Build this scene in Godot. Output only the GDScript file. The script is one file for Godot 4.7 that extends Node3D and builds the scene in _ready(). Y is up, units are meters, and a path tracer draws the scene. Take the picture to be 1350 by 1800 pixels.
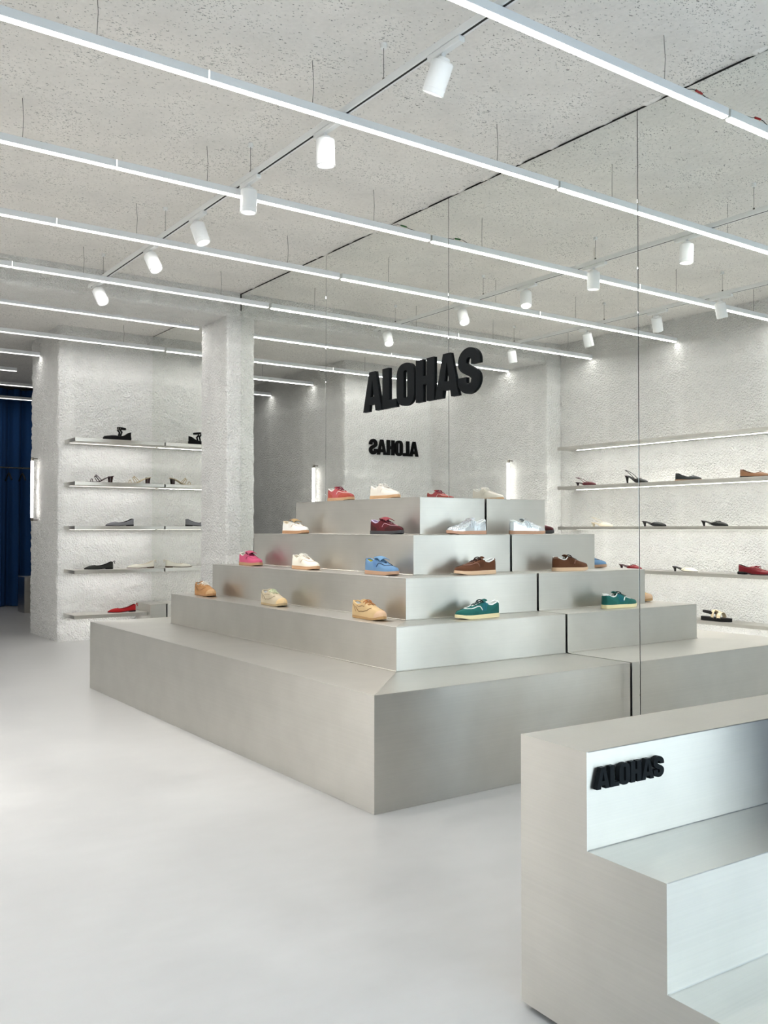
extends Node3D
# A shoe shop: a stepped metal podium pushed against a mirrored wall, rough plaster walls with lit shelves.
# x = 0 is the mirror, the room lies at x < 0; the camera stands at z = 0 and looks towards -z and the mirror.

const CEIL := 3.644
const LAMP_Y := 3.375
var used := {}
var M := {}

# ------------------------------------------------------------------ node helpers
func numbered(called: String) -> String:
	if not used.has(called):
		used[called] = 0
		return called
	used[called] += 1
	return "%s_%03d" % [called, used[called]]

func thing(called: String, label: String, category: String, at := Vector3.ZERO, turn := 0.0, group := "") -> Node3D:
	var o := Node3D.new()
	o.name = numbered(called)
	add_child(o)
	o.position = at
	o.rotation.y = turn
	o.set_meta("label", label)
	o.set_meta("category", category)
	if group != "":
		o.set_meta("group", group)
	return o

func part(called: String, mesh: Mesh, mat: Material, parent: Node3D, at := Vector3.ZERO, label := "") -> MeshInstance3D:
	var o := MeshInstance3D.new()
	o.name = called
	o.mesh = mesh
	o.material_override = mat
	o.position = at
	parent.add_child(o, true)
	if label != "":
		o.set_meta("label", label)
	return o

func struct(called: String, mesh: Mesh, mat: Material, label: String, at := Vector3.ZERO) -> MeshInstance3D:
	var o := MeshInstance3D.new()
	o.name = called
	o.mesh = mesh
	o.material_override = mat
	o.position = at
	add_child(o)
	o.set_meta("kind", "structure")
	o.set_meta("label", label)
	return o

# ------------------------------------------------------------------ mesh helpers
func begin() -> SurfaceTool:
	var st := SurfaceTool.new()
	st.begin(Mesh.PRIMITIVE_TRIANGLES)
	return st

func done(st: SurfaceTool) -> ArrayMesh:
	st.generate_normals()
	return st.commit()

func quad(st: SurfaceTool, a: Vector3, b: Vector3, c: Vector3, d: Vector3, uv := false) -> void:
	var p := [a, b, c, a, c, d]
	if uv:
		var n := (b - a).cross(d - a).abs()
		for v in p:
			if n.x >= n.y and n.x >= n.z:
				st.set_uv(Vector2(v.z, v.y))
			elif n.z >= n.y:
				st.set_uv(Vector2(v.x, v.y))
			else:
				st.set_uv(Vector2(v.x, v.z))
			st.add_vertex(v)
	else:
		for v in p:
			st.add_vertex(v)

# box with chamfered edges, flat faces
func cbox(st: SurfaceTool, lo: Vector3, hi: Vector3, c := 0.003, uv := false) -> void:
	st.set_smooth_group(-1)
	c = minf(c, 0.45 * minf(hi.x - lo.x, minf(hi.y - lo.y, hi.z - lo.z)))
	var b := [lo, hi]
	var cc := Vector3(c, c, c)
	var ins := [lo + cc, hi - cc]
	for ax in 3:
		var u := (ax + 1) % 3
		var w := (ax + 2) % 3
		for s in 2:
			var q := []
			for k in [[0, 0], [1, 0], [1, 1], [0, 1]]:
				var v := Vector3.ZERO
				v[ax] = b[s][ax]
				v[u] = ins[k[0]][u]
				v[w] = ins[k[1]][w]
				q.append(v)
			if s == 1:
				quad(st, q[3], q[2], q[1], q[0], uv)
			else:
				quad(st, q[0], q[1], q[2], q[3], uv)
		# edges along ax
		for s in 2:
			for r in 2:
				var p0 := Vector3.ZERO
				var p1 := Vector3.ZERO
				p0[u] = b[s][u]; p0[w] = ins[r][w]
				p1[u] = ins[s][u]; p1[w] = b[r][w]
				var a0 := p0; var a1 := p0; var b0 := p1; var b1 := p1
				a0[ax] = ins[0][ax]; a1[ax] = ins[1][ax]; b0[ax] = ins[0][ax]; b1[ax] = ins[1][ax]
				if (s + r) % 2 == 0:
					quad(st, b0, b1, a1, a0, uv)
				else:
					quad(st, a0, a1, b1, b0, uv)
	for s in 2:
		for r in 2:
			for t in 2:
				var i: Vector3 = Vector3(ins[s].x, ins[r].y, ins[t].z)
				var px := Vector3(b[s].x, i.y, i.z)
				var py := Vector3(i.x, b[r].y, i.z)
				var pz := Vector3(i.x, i.y, b[t].z)
				for v in ([px, pz, py] if (s + r + t) % 2 == 1 else [px, py, pz]):
					if uv:
						st.set_uv(Vector2(v.x + v.z, v.y))
					st.add_vertex(v)

func box_mesh(size: Vector3, c := 0.003) -> ArrayMesh:
	var st := begin()
	cbox(st, -size / 2.0, size / 2.0, c)
	return done(st)

func span_mesh(lo: Vector3, hi: Vector3, c := 0.003, uv := false) -> ArrayMesh:
	var st := begin()
	cbox(st, lo, hi, c, uv)
	return done(st)

func tube(st: SurfaceTool, pts: Array, r: float, sides := 6, closed := false, flat := 1.0) -> void:
	st.set_smooth_group(0)
	var n := pts.size()
	if n < 2:
		return
	var rings := []
	var ref := Vector3.UP
	for i in n:
		var a: Vector3 = pts[posmod(i - 1, n)] if closed or i > 0 else pts[i]
		var b: Vector3 = pts[posmod(i + 1, n)] if closed or i < n - 1 else pts[i]
		var d := (b - a).normalized()
		if d.length() < 0.5:
			d = Vector3.FORWARD
		if absf(d.dot(ref)) > 0.95:
			ref = Vector3.RIGHT if absf(d.x) < 0.8 else Vector3.BACK
		var s := d.cross(ref).normalized()
		var u := s.cross(d).normalized()
		ref = u
		var ring := []
		for k in sides:
			var an := TAU * k / sides
			ring.append(pts[i] + s * cos(an) * r + u * sin(an) * r * flat)
		rings.append(ring)
	for i in (n if closed else n - 1):
		var j := (i + 1) % n
		for k in sides:
			var l := (k + 1) % sides
			quad(st, rings[i][k], rings[i][l], rings[j][l], rings[j][k])
	if not closed:
		for e in [0, n - 1]:
			for k in range(1, sides - 1):
				st.add_vertex(rings[e][0])
				st.add_vertex(rings[e][k])
				st.add_vertex(rings[e][k + 1])

func tube_mesh(pts: Array, r: float, sides := 6) -> ArrayMesh:
	var st := begin()
	tube(st, pts, r, sides)
	return done(st)

# profile of [radius, y] turned round the y axis
func lathe(st: SurfaceTool, prof: Array, sides := 24, xf := Transform3D.IDENTITY) -> void:
	for i in prof.size() - 1:
		st.set_smooth_group(i)
		for k in sides:
			var a := TAU * k / sides
			var b := TAU * (k + 1) / sides
			var p := prof[i] as Array
			var q := prof[i + 1] as Array
			quad(st, xf * Vector3(p[0] * cos(a), p[1], p[0] * sin(a)), xf * Vector3(p[0] * cos(b), p[1], p[0] * sin(b)),
				xf * Vector3(q[0] * cos(b), q[1], q[0] * sin(b)), xf * Vector3(q[0] * cos(a), q[1], q[0] * sin(a)))

# rough plaster box: rounded edges, surface pushed in and out by noise; faces is a string of the letters wanted: x X y Y z Z
var rough := FastNoiseLite.new()
var lumps := FastNoiseLite.new()
func plaster(lo: Vector3, hi: Vector3, faces: String, step := 0.028, rad := 0.035, amp := 0.008) -> ArrayMesh:
	var vs := PackedVector3Array()
	var ns := PackedVector3Array()
	var ix := PackedInt32Array()
	var rr := Vector3(rad, rad, rad)
	for f in faces:
		var ax: int = "xyz".find(f.to_lower())
		var s := 1 if f == f.to_upper() else 0
		var u := (ax + 1) % 3
		var w := (ax + 2) % 3
		var nu := int(ceil((hi[u] - lo[u]) / step))
		var nw := int(ceil((hi[w] - lo[w]) / step))
		var base := vs.size()
		var grid := PackedVector3Array()
		for i in nu + 1:
			for j in nw + 1:
				var p := Vector3.ZERO
				p[ax] = hi[ax] if s == 1 else lo[ax]
				p[u] = lerpf(lo[u], hi[u], float(i) / nu)
				p[w] = lerpf(lo[w], hi[w], float(j) / nw)
				var inner := p.clamp(lo + rr, hi - rr)
				var n := (p - inner).normalized()
				var q := inner + n * rad
				var h := rough.get_noise_3dv(q) * amp + lumps.get_noise_3dv(q) * amp * 1.3
				grid.append(q + n * h)
		for i in nu + 1:
			for j in nw + 1:
				var at := i * (nw + 1) + j
				var i0 := maxi(i - 1, 0) * (nw + 1) + j
				var i1 := mini(i + 1, nu) * (nw + 1) + j
				var j0 := i * (nw + 1) + maxi(j - 1, 0)
				var j1 := i * (nw + 1) + mini(j + 1, nw)
				var n := (grid[i1] - grid[i0]).cross(grid[j1] - grid[j0]).normalized()
				vs.append(grid[at])
				ns.append(n if s == 1 else -n)
		for i in nu:
			for j in nw:
				var a := base + i * (nw + 1) + j
				var b := a + nw + 1
				if s == 1:
					ix.append_array([a, b + 1, b, a, a + 1, b + 1])
				else:
					ix.append_array([a, b, b + 1, a, b + 1, a + 1])
	var arr := []
	arr.resize(Mesh.ARRAY_MAX)
	arr[Mesh.ARRAY_VERTEX] = vs
	arr[Mesh.ARRAY_NORMAL] = ns
	arr[Mesh.ARRAY_INDEX] = ix
	var m := ArrayMesh.new()
	m.add_surface_from_arrays(Mesh.PRIMITIVE_TRIANGLES, arr)
	return m

# ------------------------------------------------------------------ materials
func mat(c: Color, rough_ := 0.6, metal := 0.0) -> StandardMaterial3D:
	var m := StandardMaterial3D.new()
	m.albedo_color = c
	m.roughness = rough_
	m.metallic = metal
	return m

func glow(c: Color, e: float) -> StandardMaterial3D:
	var m := mat(c, 0.5)
	m.emission_enabled = true
	m.emission = c
	m.emission_energy_multiplier = e
	return m

# seamless grey noise as bytes: plain noise whose first rows and columns fade into what follows the last ones
func noise_bytes(size: int, freq: float, kind: int, seed_: int, oct := 4, gain := 0.5) -> PackedByteArray:
	var n := FastNoiseLite.new()
	n.noise_type = kind as FastNoiseLite.NoiseType
	n.seed = seed_
	n.frequency = freq
	n.fractal_octaves = oct
	n.fractal_gain = gain
	var sk := size / 8
	var big := size + sk
	var src := n.get_image(big, big).get_data()
	var tmp := PackedByteArray()
	tmp.resize(size * big)
	for y in big:
		var row := y * big
		var o := y * size
		for x in size:
			var v := src[row + x]
			if x < sk:
				v = int(lerpf(src[row + size + x], v, float(x) / sk))
			tmp[o + x] = v
	var out := tmp.slice(0, size * size)
	for y in sk:
		var k := float(y) / sk
		for x in size:
			out[y * size + x] = int(lerpf(tmp[(size + y) * size + x], tmp[y * size + x], k))
	return out

func grey_tex(size: int, b: PackedByteArray) -> ImageTexture:
	return ImageTexture.create_from_image(Image.create_from_data(size, size, false, Image.FORMAT_L8, b))

func rgb_tex(size: int, b: PackedByteArray) -> ImageTexture:
	return ImageTexture.create_from_image(Image.create_from_data(size, size, false, Image.FORMAT_RGB8, b))

func materials() -> void:
	var S := FastNoiseLite.TYPE_SIMPLEX_SMOOTH
	var N := 1024
	var dab := noise_bytes(N, 0.034, S, 11, 4, 0.6)
	var speck := noise_bytes(N, 0.06, S, 5, 3)
	var broad := noise_bytes(N, 0.005, S, 21, 4)
	var rng := RandomNumberGenerator.new()
	rng.seed = 4
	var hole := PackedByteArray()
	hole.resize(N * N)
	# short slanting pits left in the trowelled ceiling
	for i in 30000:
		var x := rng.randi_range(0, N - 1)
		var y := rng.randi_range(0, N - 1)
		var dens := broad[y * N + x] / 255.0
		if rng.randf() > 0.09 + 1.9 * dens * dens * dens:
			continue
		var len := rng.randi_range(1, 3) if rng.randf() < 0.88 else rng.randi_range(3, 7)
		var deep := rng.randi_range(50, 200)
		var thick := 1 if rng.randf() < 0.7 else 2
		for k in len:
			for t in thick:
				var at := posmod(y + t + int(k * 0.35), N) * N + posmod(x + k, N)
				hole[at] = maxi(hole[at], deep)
	var wallc := PackedByteArray()
	var ceilc := PackedByteArray()
	var ceilh := PackedByteArray()
	wallc.resize(N * N * 3)
	ceilc.resize(N * N * 3)
	ceilh.resize(N * N)
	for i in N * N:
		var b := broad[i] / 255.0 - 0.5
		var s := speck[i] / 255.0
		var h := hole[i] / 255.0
		var v := 255.0 * (0.925 + 0.06 * b + 0.03 * (s - 0.5)) * (1.0 - 0.72 * h)  # shade inside the pits is painted into the ceiling colour
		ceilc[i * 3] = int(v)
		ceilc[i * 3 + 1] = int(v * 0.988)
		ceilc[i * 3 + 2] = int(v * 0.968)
		ceilh[i] = clampi(int(255.0 * (0.5 + 0.3 * (s - 0.5) + 0.35 * (dab[i] / 255.0 - 0.5) - 0.35 * h)), 0, 255)
		var wv := 0.93 + 0.03 * b + 0.04 * (s - 0.5)
		if s < 0.22:
			wv -= 0.5 * (0.22 - s)
		wallc[i * 3] = int(255.0 * wv)
		wallc[i * 3 + 1] = int(255.0 * wv * 0.997)
		wallc[i * 3 + 2] = int(255.0 * wv * 0.983)
	var m := mat(Color.WHITE, 0.9)
	m.albedo_texture = rgb_tex(N, wallc)
	m.heightmap_enabled = true
	m.heightmap_texture = grey_tex(N, dab)
	m.heightmap_scale = 2.5
	m.uv1_triplanar = true
	m.uv1_world_triplanar = true
	m.uv1_scale = Vector3.ONE * 0.95
	M.wall = m
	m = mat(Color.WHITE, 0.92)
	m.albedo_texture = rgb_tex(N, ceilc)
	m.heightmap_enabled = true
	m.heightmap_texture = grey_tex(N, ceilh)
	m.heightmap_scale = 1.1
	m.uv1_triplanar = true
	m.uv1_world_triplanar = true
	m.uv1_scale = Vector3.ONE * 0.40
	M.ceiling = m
	# poured cement floor
	var cloud := noise_bytes(N, 0.004, S, 31, 5, 0.55)
	var stroke := noise_bytes(N, 0.011, S, 33, 4)
	var floorc := PackedByteArray()
	var floorr := PackedByteArray()
	floorc.resize(N * N * 3)
	floorr.resize(N * N)
	for i in N * N:
		var a := cloud[i] / 255.0 - 0.5
		var y := i / N
		var b := stroke[posmod(y * 2, N) * N + i % N] / 255.0 - 0.5
		var v := 0.705 + 0.05 * a + 0.025 * b
		floorc[i * 3] = int(255.0 * v)
		floorc[i * 3 + 1] = int(255.0 * v * 0.997)
		floorc[i * 3 + 2] = int(255.0 * v * 0.985)
		floorr[i] = int(255.0 * (0.38 + 0.12 * a + 0.06 * b))
	m = mat(Color.WHITE, 1.0)
	m.albedo_texture = rgb_tex(N, floorc)
	m.roughness_texture = grey_tex(N, floorr)
	m.uv1_triplanar = true
	m.uv1_world_triplanar = true
	m.uv1_scale = Vector3.ONE * 0.28
	M.floor = m
	# brushed metal: fine horizontal brushing, faint handling marks in the finish
	var smear := noise_bytes(512, 0.008, S, 41, 5, 0.5)
	var rim := PackedByteArray()
	var ric := PackedByteArray()
	rim.resize(512 * 512)
	var grain := PackedFloat32Array()
	for i in 512:
		grain.append(rng.randf() - 0.5)
	ric.resize(512 * 512 * 3)
	for i in 512 * 512:
		var a := smear[i] / 255.0
		var line := grain[i / 512]
		rim[i] = int(255.0 * (0.315 + 0.03 * a + 0.012 * line))
		var v := 0.81 + 0.03 * (a - 0.5) + 0.014 * line
		ric[i * 3] = int(255.0 * v)
		ric[i * 3 + 1] = int(255.0 * v * 0.986)
		ric[i * 3 + 2] = int(255.0 * v * 0.955)
	m = mat(Color.WHITE, 1.0, 1.0)
	m.albedo_texture = rgb_tex(512, ric)
	m.roughness_texture = grey_tex(512, rim)
	m.uv1_triplanar = true
	m.uv1_world_triplanar = true
	m.uv1_scale = Vector3.ONE * 0.8
	m.anisotropy_enabled = true
	m.anisotropy = -0.9
	M.metal = m
	M.steel = mat(Color(0.80, 0.79, 0.76), 0.28, 1.0)
	M.mirror = mat(Color(0.965, 0.972, 0.96), 0.0, 1.0)
	M.edge = mat(Color(0.16, 0.2, 0.18), 0.2, 0.3)
	M.backing = mat(Color(0.13, 0.13, 0.12), 0.9)
	M.white = mat(Color(0.94, 0.945, 0.94), 0.45)
	M.strip = mat(Color(0.91, 0.92, 0.925), 0.4)
	M.lamp = glow(Color(1.0, 0.99, 0.97), 2.6)
	M.led = glow(Color(1.0, 0.985, 0.95), 2.2)
	M.tube = glow(Color(1.0, 0.985, 0.97), 5.0)
	M.slot = mat(Color(0.05, 0.05, 0.05), 0.7)
	M.cable = mat(Color(0.45, 0.45, 0.43), 0.6)
	M.chrome = mat(Color(0.62, 0.6, 0.56), 0.25, 1.0)
	M.letter = mat(Color(0.06, 0.075, 0.083), 0.55)
	M.black_letter = mat(Color(0.05, 0.052, 0.052), 0.6)
	M.letter.metallic_specular = 0.22
	M.black_letter.metallic_specular = 0.2
	M.dark = mat(Color(0.035, 0.036, 0.04), 0.95)
	M.navy = mat(Color(0.05, 0.24, 0.44), 0.95)
	M.red_wire = mat(Color(0.7, 0.08, 0.08), 0.5)
	M.green_wire = mat(Color(0.05, 0.4, 0.12), 0.5)
	M.blue_wall = mat(Color(0.07, 0.17, 0.27), 0.6)
	M.street = mat(Color(0.66, 0.66, 0.65), 0.9)
	var g := mat(Color(0.92, 0.97, 0.98, 0.06), 0.02)
	g.transparency = BaseMaterial3D.TRANSPARENCY_ALPHA
	M.glass = g

func area(parent: Node3D, at: Vector3, size: Vector2, energy: float, basis_: Basis, c := Color(1.0, 0.995, 0.992)) -> void:
	var l := AreaLight3D.new()
	l.name = "light"
	l.area_size = size
	l.area_normalize_energy = false
	l.light_energy = energy
	l.light_color = c
	l.shadow_enabled = true
	l.area_range = 30.0
	l.area_attenuation = 2.0
	parent.add_child(l, true)
	l.transform = Transform3D(basis_, at)

const DOWN := Basis(Vector3(1, 0, 0), Vector3(0, 0, -1), Vector3(0, 1, 0))

# ------------------------------------------------------------------ lettering
func ribbon(st: SurfaceTool, spine: Array, half: float, depth: float, closed: bool, flat_half: float) -> void:
	# spine of Vector2, a band of constant width, extruded from z = 0 to depth
	var n := spine.size()
	var L := []
	var R := []
	for i in n:
		var a: Vector2 = spine[posmod(i - 1, n)] if closed or i > 0 else spine[i]
		var b: Vector2 = spine[posmod(i + 1, n)] if closed or i < n - 1 else spine[i]
		var d := (b - a).normalized().orthogonal()
		var hw := lerpf(flat_half, half, d.x * d.x)   # upright strokes are heavier than level ones
		L.append(spine[i] + d * hw)
		R.append(spine[i] - d * hw)
	_band(st, L, R, depth, closed)

func _band(st: SurfaceTool, L: Array, R: Array, depth: float, closed: bool) -> void:
	st.set_smooth_group(-1)
	var n := L.size()
	var z := func(p: Vector2, d: float): return Vector3(p.x, p.y, d)
	for i in (n if closed else n - 1):
		var j := (i + 1) % n
		quad(st, z.call(L[i], depth), z.call(L[j], depth), z.call(R[j], depth), z.call(R[i], depth))
		quad(st, z.call(L[i], 0.0), z.call(R[i], 0.0), z.call(R[j], 0.0), z.call(L[j], 0.0))
		quad(st, z.call(L[i], 0.0), z.call(L[j], 0.0), z.call(L[j], depth), z.call(L[i], depth))
		quad(st, z.call(R[i], 0.0), z.call(R[i], depth), z.call(R[j], depth), z.call(R[j], 0.0))
	if not closed:
		for e in [0, n - 1]:
			quad(st, z.call(L[e], 0.0), z.call(L[e], depth), z.call(R[e], depth), z.call(R[e], 0.0))

func bar2(st: SurfaceTool, a: Vector2, b: Vector2, c: Vector2, d: Vector2, depth: float) -> void:
	_band(st, [a, d], [b, c], depth, false)

# one heavy condensed capital, drawn w wide and 1 high, extruded by depth, reading along +x
func letter(ch: String, w: float, depth: float) -> ArrayMesh:
	var st := begin()
	var s := 0.285
	var V := func(x: float, y: float): return Vector2(x, y)
	match ch:
		"A":
			var k := 0.262
			var top := 0.135
			var m := w / 2.0
			bar2(st, V.call(0.0, 0.0), V.call(k, 0.0), V.call(m, 0.80), V.call(m - top, 1.0), depth)
			bar2(st, V.call(w - k, 0.0), V.call(w, 0.0), V.call(m + top, 1.0), V.call(m, 0.80), depth)
			bar2(st, V.call(m - top, 1.0), V.call(m, 0.80), V.call(m, 0.80), V.call(m + top, 1.0), depth)
			var i0 := lerpf(k, m, 0.165 / 0.8)
			var i1 := lerpf(k, m, 0.36 / 0.8)
			bar2(st, V.call(i0, 0.165), V.call(w - i0, 0.165), V.call(w - i1, 0.36), V.call(i1, 0.36), depth)
		"L":
			bar2(st, V.call(0.0, 0.0), V.call(s, 0.0), V.call(s, 1.0), V.call(0.0, 1.0), depth)
			bar2(st, V.call(s, 0.0), V.call(w, 0.0), V.call(w, 0.20), V.call(s, 0.20), depth)
		"H":
			bar2(st, V.call(0.0, 0.0), V.call(s, 0.0), V.call(s, 1.0), V.call(0.0, 1.0), depth)
			bar2(st, V.call(w - s, 0.0), V.call(w, 0.0), V.call(w, 1.0), V.call(w - s, 1.0), depth)
			bar2(st, V.call(s, 0.40), V.call(w - s, 0.40), V.call(w - s, 0.60), V.call(s, 0.60), depth)
		"O":
			var sp := []
			var sq := []
			var ro := w / 2.0
			var ri := w / 2.0 - s
			for k in 48:
				var a := TAU * k / 48.0
				var e := Vector2(cos(a), sin(a))
				sp.append(Vector2(w / 2 + signf(e.x) * pow(absf(e.x), 0.8) * ro, 0.5 + signf(e.y) * (0.515 - ro + ro * pow(absf(e.y), 0.8)) if absf(e.y) > 0.02 else 0.5))
				sq.append(Vector2(w / 2 + signf(e.x) * pow(absf(e.x), 0.8) * ri, 0.5 + signf(e.y) * (0.34 - ri + ri * pow(absf(e.y), 0.8)) if absf(e.y) > 0.02 else 0.5))
			_band(st, sp, sq, depth, true)
		"S":
			var c := 0.145
			var x0 := c - 0.005
			var x1 := w - c + 0.005
			var r := (x1 - x0) / 2.0
			var m := w / 2.0
			var pts := []
			pts.append(V.call(x1, 0.635))
			for k in 17:
				var a := PI * k / 16.0
				pts.append(V.call(m + cos(a) * r, 0.695 + sin(a) * 0.21))
			for k in 11:
				pts.append(V.call(x0, 0.695).bezier_interpolate(V.call(x0, 0.50), V.call(x1, 0.50), V.call(x1, 0.305), (k + 1) / 12.0))
			for k in 17:
				var a := PI * k / 16.0
				pts.append(V.call(m + cos(a) * r, 0.305 - sin(a) * 0.21))
			pts.append(V.call(x0, 0.365))
			ribbon(st, pts, c, depth, false, 0.107)
	return done(st)

const WORD := [["A", 0.82, 0.0], ["L", 0.60, 0.86], ["O", 0.72, 1.46], ["H", 0.70, 2.24], ["A", 0.84, 2.98], ["S", 0.73, 3.80]]
func word(parent: Node3D, height: float, width: float, depth: float, m: Material) -> void:
	# letters start at the parent's origin and run along its +x; total drawn width of WORD is 4.53
	for l in WORD:
		var o := part("sign_letter", letter(l[0], l[1], 1.0), m, parent, Vector3(l[2] * width / 4.53, 0, 0))
		o.scale = Vector3(width / 4.53, height, depth)

# ------------------------------------------------------------------ shoes
# a shoe lies along z with the toe at +z; t runs 0 (heel) .. 1 (toe), phi 0 (sole) .. 1 (rim or ridge)
func tab(a: Array, t: float) -> float:
	if t <= a[0]:
		return a[1]
	var i := 2
	while i < a.size():
		if t <= a[i]:
			var k: float = (t - a[i - 2]) / (a[i] - a[i - 2])
			return lerpf(a[i - 1], a[i + 1], k)
		i += 2
	return a[a.size() - 1]

func sp(s: Dictionary, t: float, phi: float, side: float, off := 0.0) -> Vector3:
	var p := _sp(s, t, phi, side)
	if off != 0.0:
		var t2 := clampf(t + 0.01, 0.02, 0.98)
		var t1 := t2 - 0.02
		var p2 := clampf(phi + 0.02, 0.04, 1.0)
		var p1 := p2 - 0.04
		var n := (_sp(s, t2, phi, side) - _sp(s, t1, phi, side)).cross(_sp(s, t, p2, side) - _sp(s, t, p1, side)).normalized()
		if n.x * side + n.y * 0.8 < 0.0:
			n = -n
		p += n * off
	return p

func _sp(s: Dictionary, t: float, phi: float, side: float) -> Vector3:
	var w := tab(s.w, t)
	var o := minf(tab(s.o, t), w * 0.96)
	var e: float = 2.0 / s.n
	var cx := pow(maxf(cos(phi * PI / 2.0), 0.0), e)
	var sy := pow(maxf(sin(phi * PI / 2.0), 0.0), e)
	return Vector3(tab(s.c, t) + side * (o + (w - o) * cx), tab(s.b, t) + tab(s.h, t) * sy, (t - 0.5) * s.L)

func patch(st: SurfaceTool, s: Dictionary, t0: float, t1: float, nt: int, f0: Callable, f1: Callable, np: int, off: float, sides := [-1.0, 1.0]) -> void:
	st.set_smooth_group(0)
	for side in sides:
		var rows := []
		for i in nt + 1:
			var t := lerpf(t0, t1, float(i) / nt)
			var row := []
			for j in np + 1:
				row.append(sp(s, t, lerpf(f0.call(t), f1.call(t), float(j) / np), side, off))
			rows.append(row)
		for i in nt:
			for j in np:
				if side > 0:
					quad(st, rows[i][j], rows[i][j + 1], rows[i + 1][j + 1], rows[i + 1][j])
				else:
					quad(st, rows[i][j], rows[i + 1][j], rows[i + 1][j + 1], rows[i][j + 1])

func k_(v: float) -> Callable:
	return func(_t: float): return v

func upper_mesh(s: Dictionary, t0 := 0.0, t1 := 1.0, nt := 30) -> ArrayMesh:
	var st := begin()
	patch(st, s, t0, t1, nt, k_(0.0), k_(1.0), 8, 0.0)
	return done(st)

func lining_mesh(s: Dictionary, t0: float, t1: float, floor_h: float) -> ArrayMesh:
	var st := begin()
	st.set_smooth_group(0)
	var rows := []
	for i in 17:
		var t := lerpf(t0, t1, i / 16.0)
		var a := sp(s, t, 1.0, -1.0)
		var b := sp(s, t, 1.0, 1.0)
		var y := tab(s.b, t) + minf(floor_h, tab(s.h, t) * 0.6)
		var a2 := Vector3(lerpf(a.x, b.x, 0.04), y, a.z)
		var b2 := Vector3(lerpf(a.x, b.x, 0.96), y, a.z)
		rows.append([a, a2, (a2 + b2) / 2.0, b2, b])
	for i in 16:
		for j in 4:
			quad(st, rows[i][j], rows[i + 1][j], rows[i + 1][j + 1], rows[i][j + 1])
	return done(st)

# sole with an outline a little wider than the upper; follows the base line b (raised heels)
func sole_mesh(s: Dictionary, thick: float, out: float, t0 := 0.0, t1 := 1.0, spring := 0.0) -> ArrayMesh:
	var st := begin()
	var prof := [[-thick, 0.965], [-thick * 0.82, 1.0], [-thick * 0.22, 1.0], [0.0, 0.975]]
	var n := 26
	var loop := func(k: Array) -> Array:
		var pts := []
		for side in [1.0, -1.0]:
			for i in n + 1:
				var f: float = float(i) / n if side > 0 else 1.0 - float(i) / n
				f = 0.5 - 0.5 * cos(f * PI)
				var t := lerpf(t0, t1, f)
				var w: float = (tab(s.w, t) + out * smoothstep(0.0, 0.04, t) * smoothstep(1.0, 0.96, t)) * k[1]
				var zc: float = (t - 0.5) * s.L * (1.0 + 2.0 * out / s.L) * (0.99 + 0.01 * k[1])
				pts.append(Vector3(tab(s.c, t) + side * w, maxf(tab(s.b, t) + k[0], spring * smoothstep(0.78, 1.0, t)), zc))
		return pts
	var loops := []
	for k in prof:
		loops.append(loop.call(k))
	var c: int = loops[0].size()
	for i in prof.size() - 1:
		st.set_smooth_group(i)
		for j in c:
			var l := (j + 1) % c
			quad(st, loops[i][j], loops[i][l], loops[i + 1][l], loops[i + 1][j])
	st.set_smooth_group(9)
	for e in [0, prof.size() - 1]:
		for i in n:
			quad(st, loops[e][i], loops[e][i + 1], loops[e][c - 2 - i], loops[e][c - 1 - i])
	return done(st)

func rim_pts(s: Dictionary, t0: float, t1: float, n := 16, lift := 0.0) -> Array:
	var pts := []
	for i in n + 1:
		pts.append(sp(s, lerpf(t1, t0, float(i) / n), 1.0, -1.0) + Vector3(0, lift, 0))
	for i in n:
		pts.append(sp(s, lerpf(t0, t1, float(i + 1) / n), 1.0, 1.0) + Vector3(0, lift, 0))
	return pts

func line_pts(s: Dictionary, pts: Array, side: float, off: float) -> Array:
	var o := []
	for i in pts.size() - 1:
		for k in 4:
			var p: Vector2 = pts[i].lerp(pts[i + 1], k / 4.0)
			o.append(sp(s, p.x, p.y, side, off))
	o.append(sp(s, pts[-1].x, pts[-1].y, side, off))
	return o

func arch(s: Dictionary, t: float, phi: float, off: float, slant := 0.0) -> Array:
	var a := sp(s, t - slant, phi, -1.0, off)
	var b := sp(s, t + slant, phi, 1.0, off)
	var top := maxf(a.y, b.y) + 0.006
	var o := [a]
	for i in range(1, 6):
		var p := a.lerp(b, i / 6.0)
		p.y = lerpf(p.y, top, sin(PI * i / 6.0) * 0.9)
		o.append(p)
	o.append(b)
	return o

var shoe_mats := {}
func cloth(c: Color, sheen := 0.3, r := 0.85) -> StandardMaterial3D:
	var key := "%s %.2f %.2f" % [c.to_html(), sheen, r]
	if not shoe_mats.has(key):
		var g := c.get_luminance()
		var m := mat(c.lerp(Color(g, g, g), 0.16), r)
		m.metallic_specular = 0.35
		if sheen > 0.0:
			m.rim_enabled = true
			m.rim = sheen
			m.rim_tint = 0.6
		shoe_mats[key] = m
	return shoe_mats[key]

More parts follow.
